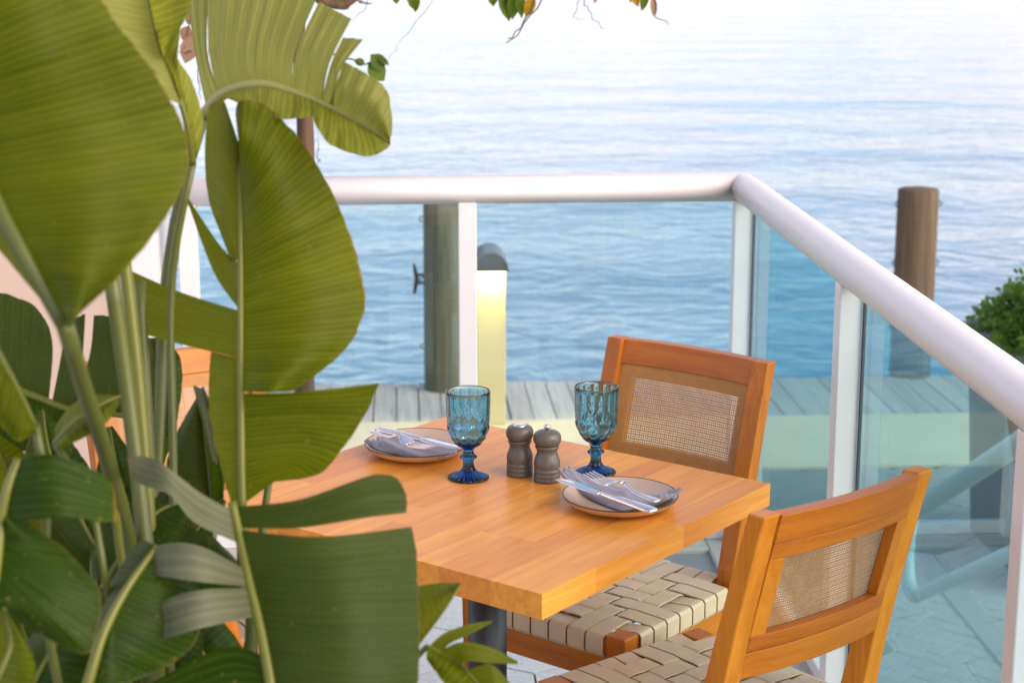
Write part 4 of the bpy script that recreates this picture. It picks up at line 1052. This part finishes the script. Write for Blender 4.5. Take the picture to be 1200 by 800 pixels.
# -- leaves filling the lower clump, its shade put into their dark green
big_leaf([(120, 690, 1.95), (150, 640, 1.97), (185, 600, 1.99), (225, 585, 2.0)], [
    dict(t=(0, 1), rows=[[(150, 690, 1.93), (185, 660, 1.94), (215, 625, 1.96), (228, 590, 1.99)]], b=.012),
    dict(t=(0, 1), rows=[[(110, 660, 1.97), (130, 610, 2.0), (175, 578, 2.02), (222, 578, 2.01)]], b=.008)], 'leaf_dark', rib=(.004, .002), nn_seed=14.0)
stem([root(13), (116, 800, 1.92), (120, 690, 1.95)], .006, .004)
big_leaf([(20, 860, 1.80), (40, 800, 1.82), (70, 750, 1.84), (110, 720, 1.86)], [
    dict(t=(0, 1), rows=[[(80, 870, 1.79), (110, 810, 1.80), (118, 760, 1.83), (114, 724, 1.86)]], b=.012),
    dict(t=(0, 1), rows=[[(0, 830, 1.82), (16, 770, 1.85), (60, 725, 1.87), (108, 712, 1.87)]], b=.008)], 'leaf_dark', rib=(.004, .002), nn_seed=15.0)
stem([root(14), (10, 960, 1.82), (20, 860, 1.80)], .006, .004)
big_leaf([(-20, 830, 1.55), (0, 790, 1.55), (14, 750, 1.56), (4, 712, 1.57)], [
    dict(t=(0, 1), rows=[[(30, 850, 1.53), (40, 800, 1.53), (38, 768, 1.55), (8, 716, 1.57)]], b=.008),
    dict(t=(0, 1), rows=[[(-50, 820, 1.57), (-30, 770, 1.58), (-10, 735, 1.58), (2, 713, 1.57)]], b=.008)], 'leaf', rib=(.004, .002), nn_seed=16.0)
stem([root(15), (0, 940, 1.64), (-20, 830, 1.55)], .006, .004)
big_leaf([(160, 660, 2.02), (205, 650, 2.0), (250, 655, 1.98), (286, 672, 1.96)], [
    dict(t=(0, 1), rows=[[(165, 700, 2.0), (215, 712, 1.98), (255, 705, 1.97), (286, 682, 1.96)]], b=.012),
    dict(t=(0, 1), rows=[[(160, 630, 2.04), (205, 616, 2.03), (250, 630, 2.0), (284, 664, 1.97)]], b=.008)], 'leaf_dark', rib=(.004, .002), nn_seed=17.0)
stem([root(16), (140, 780, 2.0), (160, 660, 2.02)], .006, .004)
for k, (pts, w0, mt_) in enumerate([
        ([(150, 720, 2.12), (120, 660, 2.13), (80, 610, 2.15), (30, 590, 2.17)], 46, 'leaf_dark'),
        ([(110, 640, 2.05), (80, 580, 2.06), (58, 530, 2.08), (50, 480, 2.10)], 36, 'leaf_dark'),
        ([(190, 690, 2.10), (160, 620, 2.12), (140, 560, 2.14), (128, 500, 2.15)], 34, 'leaf_dark'),
        ([(230, 760, 2.05), (215, 690, 2.07), (225, 630, 2.08), (262, 585, 2.09)], 34, 'leaf_dark'),
        ([(60, 860, 2.0), (40, 780, 2.02), (20, 720, 2.05), (-10, 670, 2.06)], 46, 'leaf_dark'),
        ([(260, 860, 2.04), (250, 790, 2.05), (215, 740, 2.06), (160, 715, 2.08)], 44, 'leaf_dark'),
        ([(150, 880, 1.98), (180, 820, 1.99), (205, 770, 2.0), (235, 720, 2.02)], 40, 'leaf_dark'),
        ([(40, 640, 2.10), (20, 590, 2.11), (5, 545, 2.12), (-15, 505, 2.13)], 34, 'leaf')]):
    def side(sg, pts=pts, w0=w0):
        out = []
        for i, (u, v, d) in enumerate(pts):
            u2, v2, _ = pts[min(i + 1, 3)]; u1, v1, _ = pts[max(i - 1, 0)]; L = math.hypot(u2 - u1, v2 - v1); w = w0 * (.55, 1.0, .85, .12)[i]
            out.append((u + sg * (v2 - v1) / L * -w, v + sg * (u2 - u1) / L * w, d + .03 * sg))
        return out
    big_leaf(pts, [dict(t=(0, 1), rows=[side(1)], b=.012), dict(t=(0, 1), rows=[side(-1)], b=.010)], mt_, rib=(.004, .0015), nn_seed=30.0 + k)
    u, v, d = pts[0]; stem([root(30 + k), (u * .8 + 30, v + 120, d - .02), pts[0]], .006, .004)
# -- plain stems rising through the clump
stem([root(17), (176, 800, 1.92), (168, 620, 1.93), (150, 460, 1.93), (128, 310, 1.90)], .0115, .0085)
stem([root(18), (186, 800, 1.97), (176, 620, 1.97), (163, 450, 1.97), (146, 300, 1.96), (140, 230, 1.95)], .0085, .0065, 'midrib')
stem([root(19), (190, 800, 2.0), (182, 620, 2.01), (172, 470, 2.02), (164, 330, 2.03)], .0075, .006)
stem([root(20), (150, 800, 1.90), (140, 640, 1.88), (128, 560, 1.86), (112, 500, 1.85)], .006, .0045, 'midrib')
# -- small torn leaf by the table edge
big_leaf([(455, 800, 1.90), (478, 770, 1.90), (492, 752, 1.90), (520, 715, 1.90), (540, 684, 1.91)], [
    dict(t=(.3, 1.0), rows=[[(470, 715, 1.92), (480, 690, 1.93), (510, 683, 1.93), (538, 682, 1.915)]], b=.012)], 'leaf', rib=(.002, .001), nn_seed=18.0)
big_leaf([(500, 757, 1.89), (530, 772, 1.88), (560, 800, 1.87), (580, 830, 1.86)], [
    dict(t=(.02, .25), rows=[[(520, 742, 1.90), (524, 756, 1.89)], [(550, 731, 1.91), (552, 742, 1.90)], [(575, 727, 1.92), (577, 729, 1.92)]], w=[.35, .75, 1], b=.006, ns=14),
    dict(t=(.15, .55), rows=[[(540, 752, 1.88), (545, 775, 1.87)], [(575, 758, 1.88), (572, 776, 1.87)], [(606, 774, 1.90), (607, 778, 1.90)]], w=[.4, .75, 1], b=.010, ns=18),
    dict(t=(.5, 1.0), rows=[[(575, 778, 1.87), (590, 830, 1.86)], [(598, 800, 1.88), (606, 840, 1.88)]], b=.008, ns=18),
    dict(t=(.0, 1.0), rows=[[(500, 772, 1.87), (520, 800, 1.86), (550, 840, 1.85)]], b=.006)], 'leaf', rib=(.0025, .002), nn_seed=19.0)
stem([root(21), (430, 900, 1.90), (455, 800, 1.90)], .005, .0028)
stem([root(22), (440, 900, 1.92), (480, 780, 1.90), (500, 757, 1.89)], .005, .003)
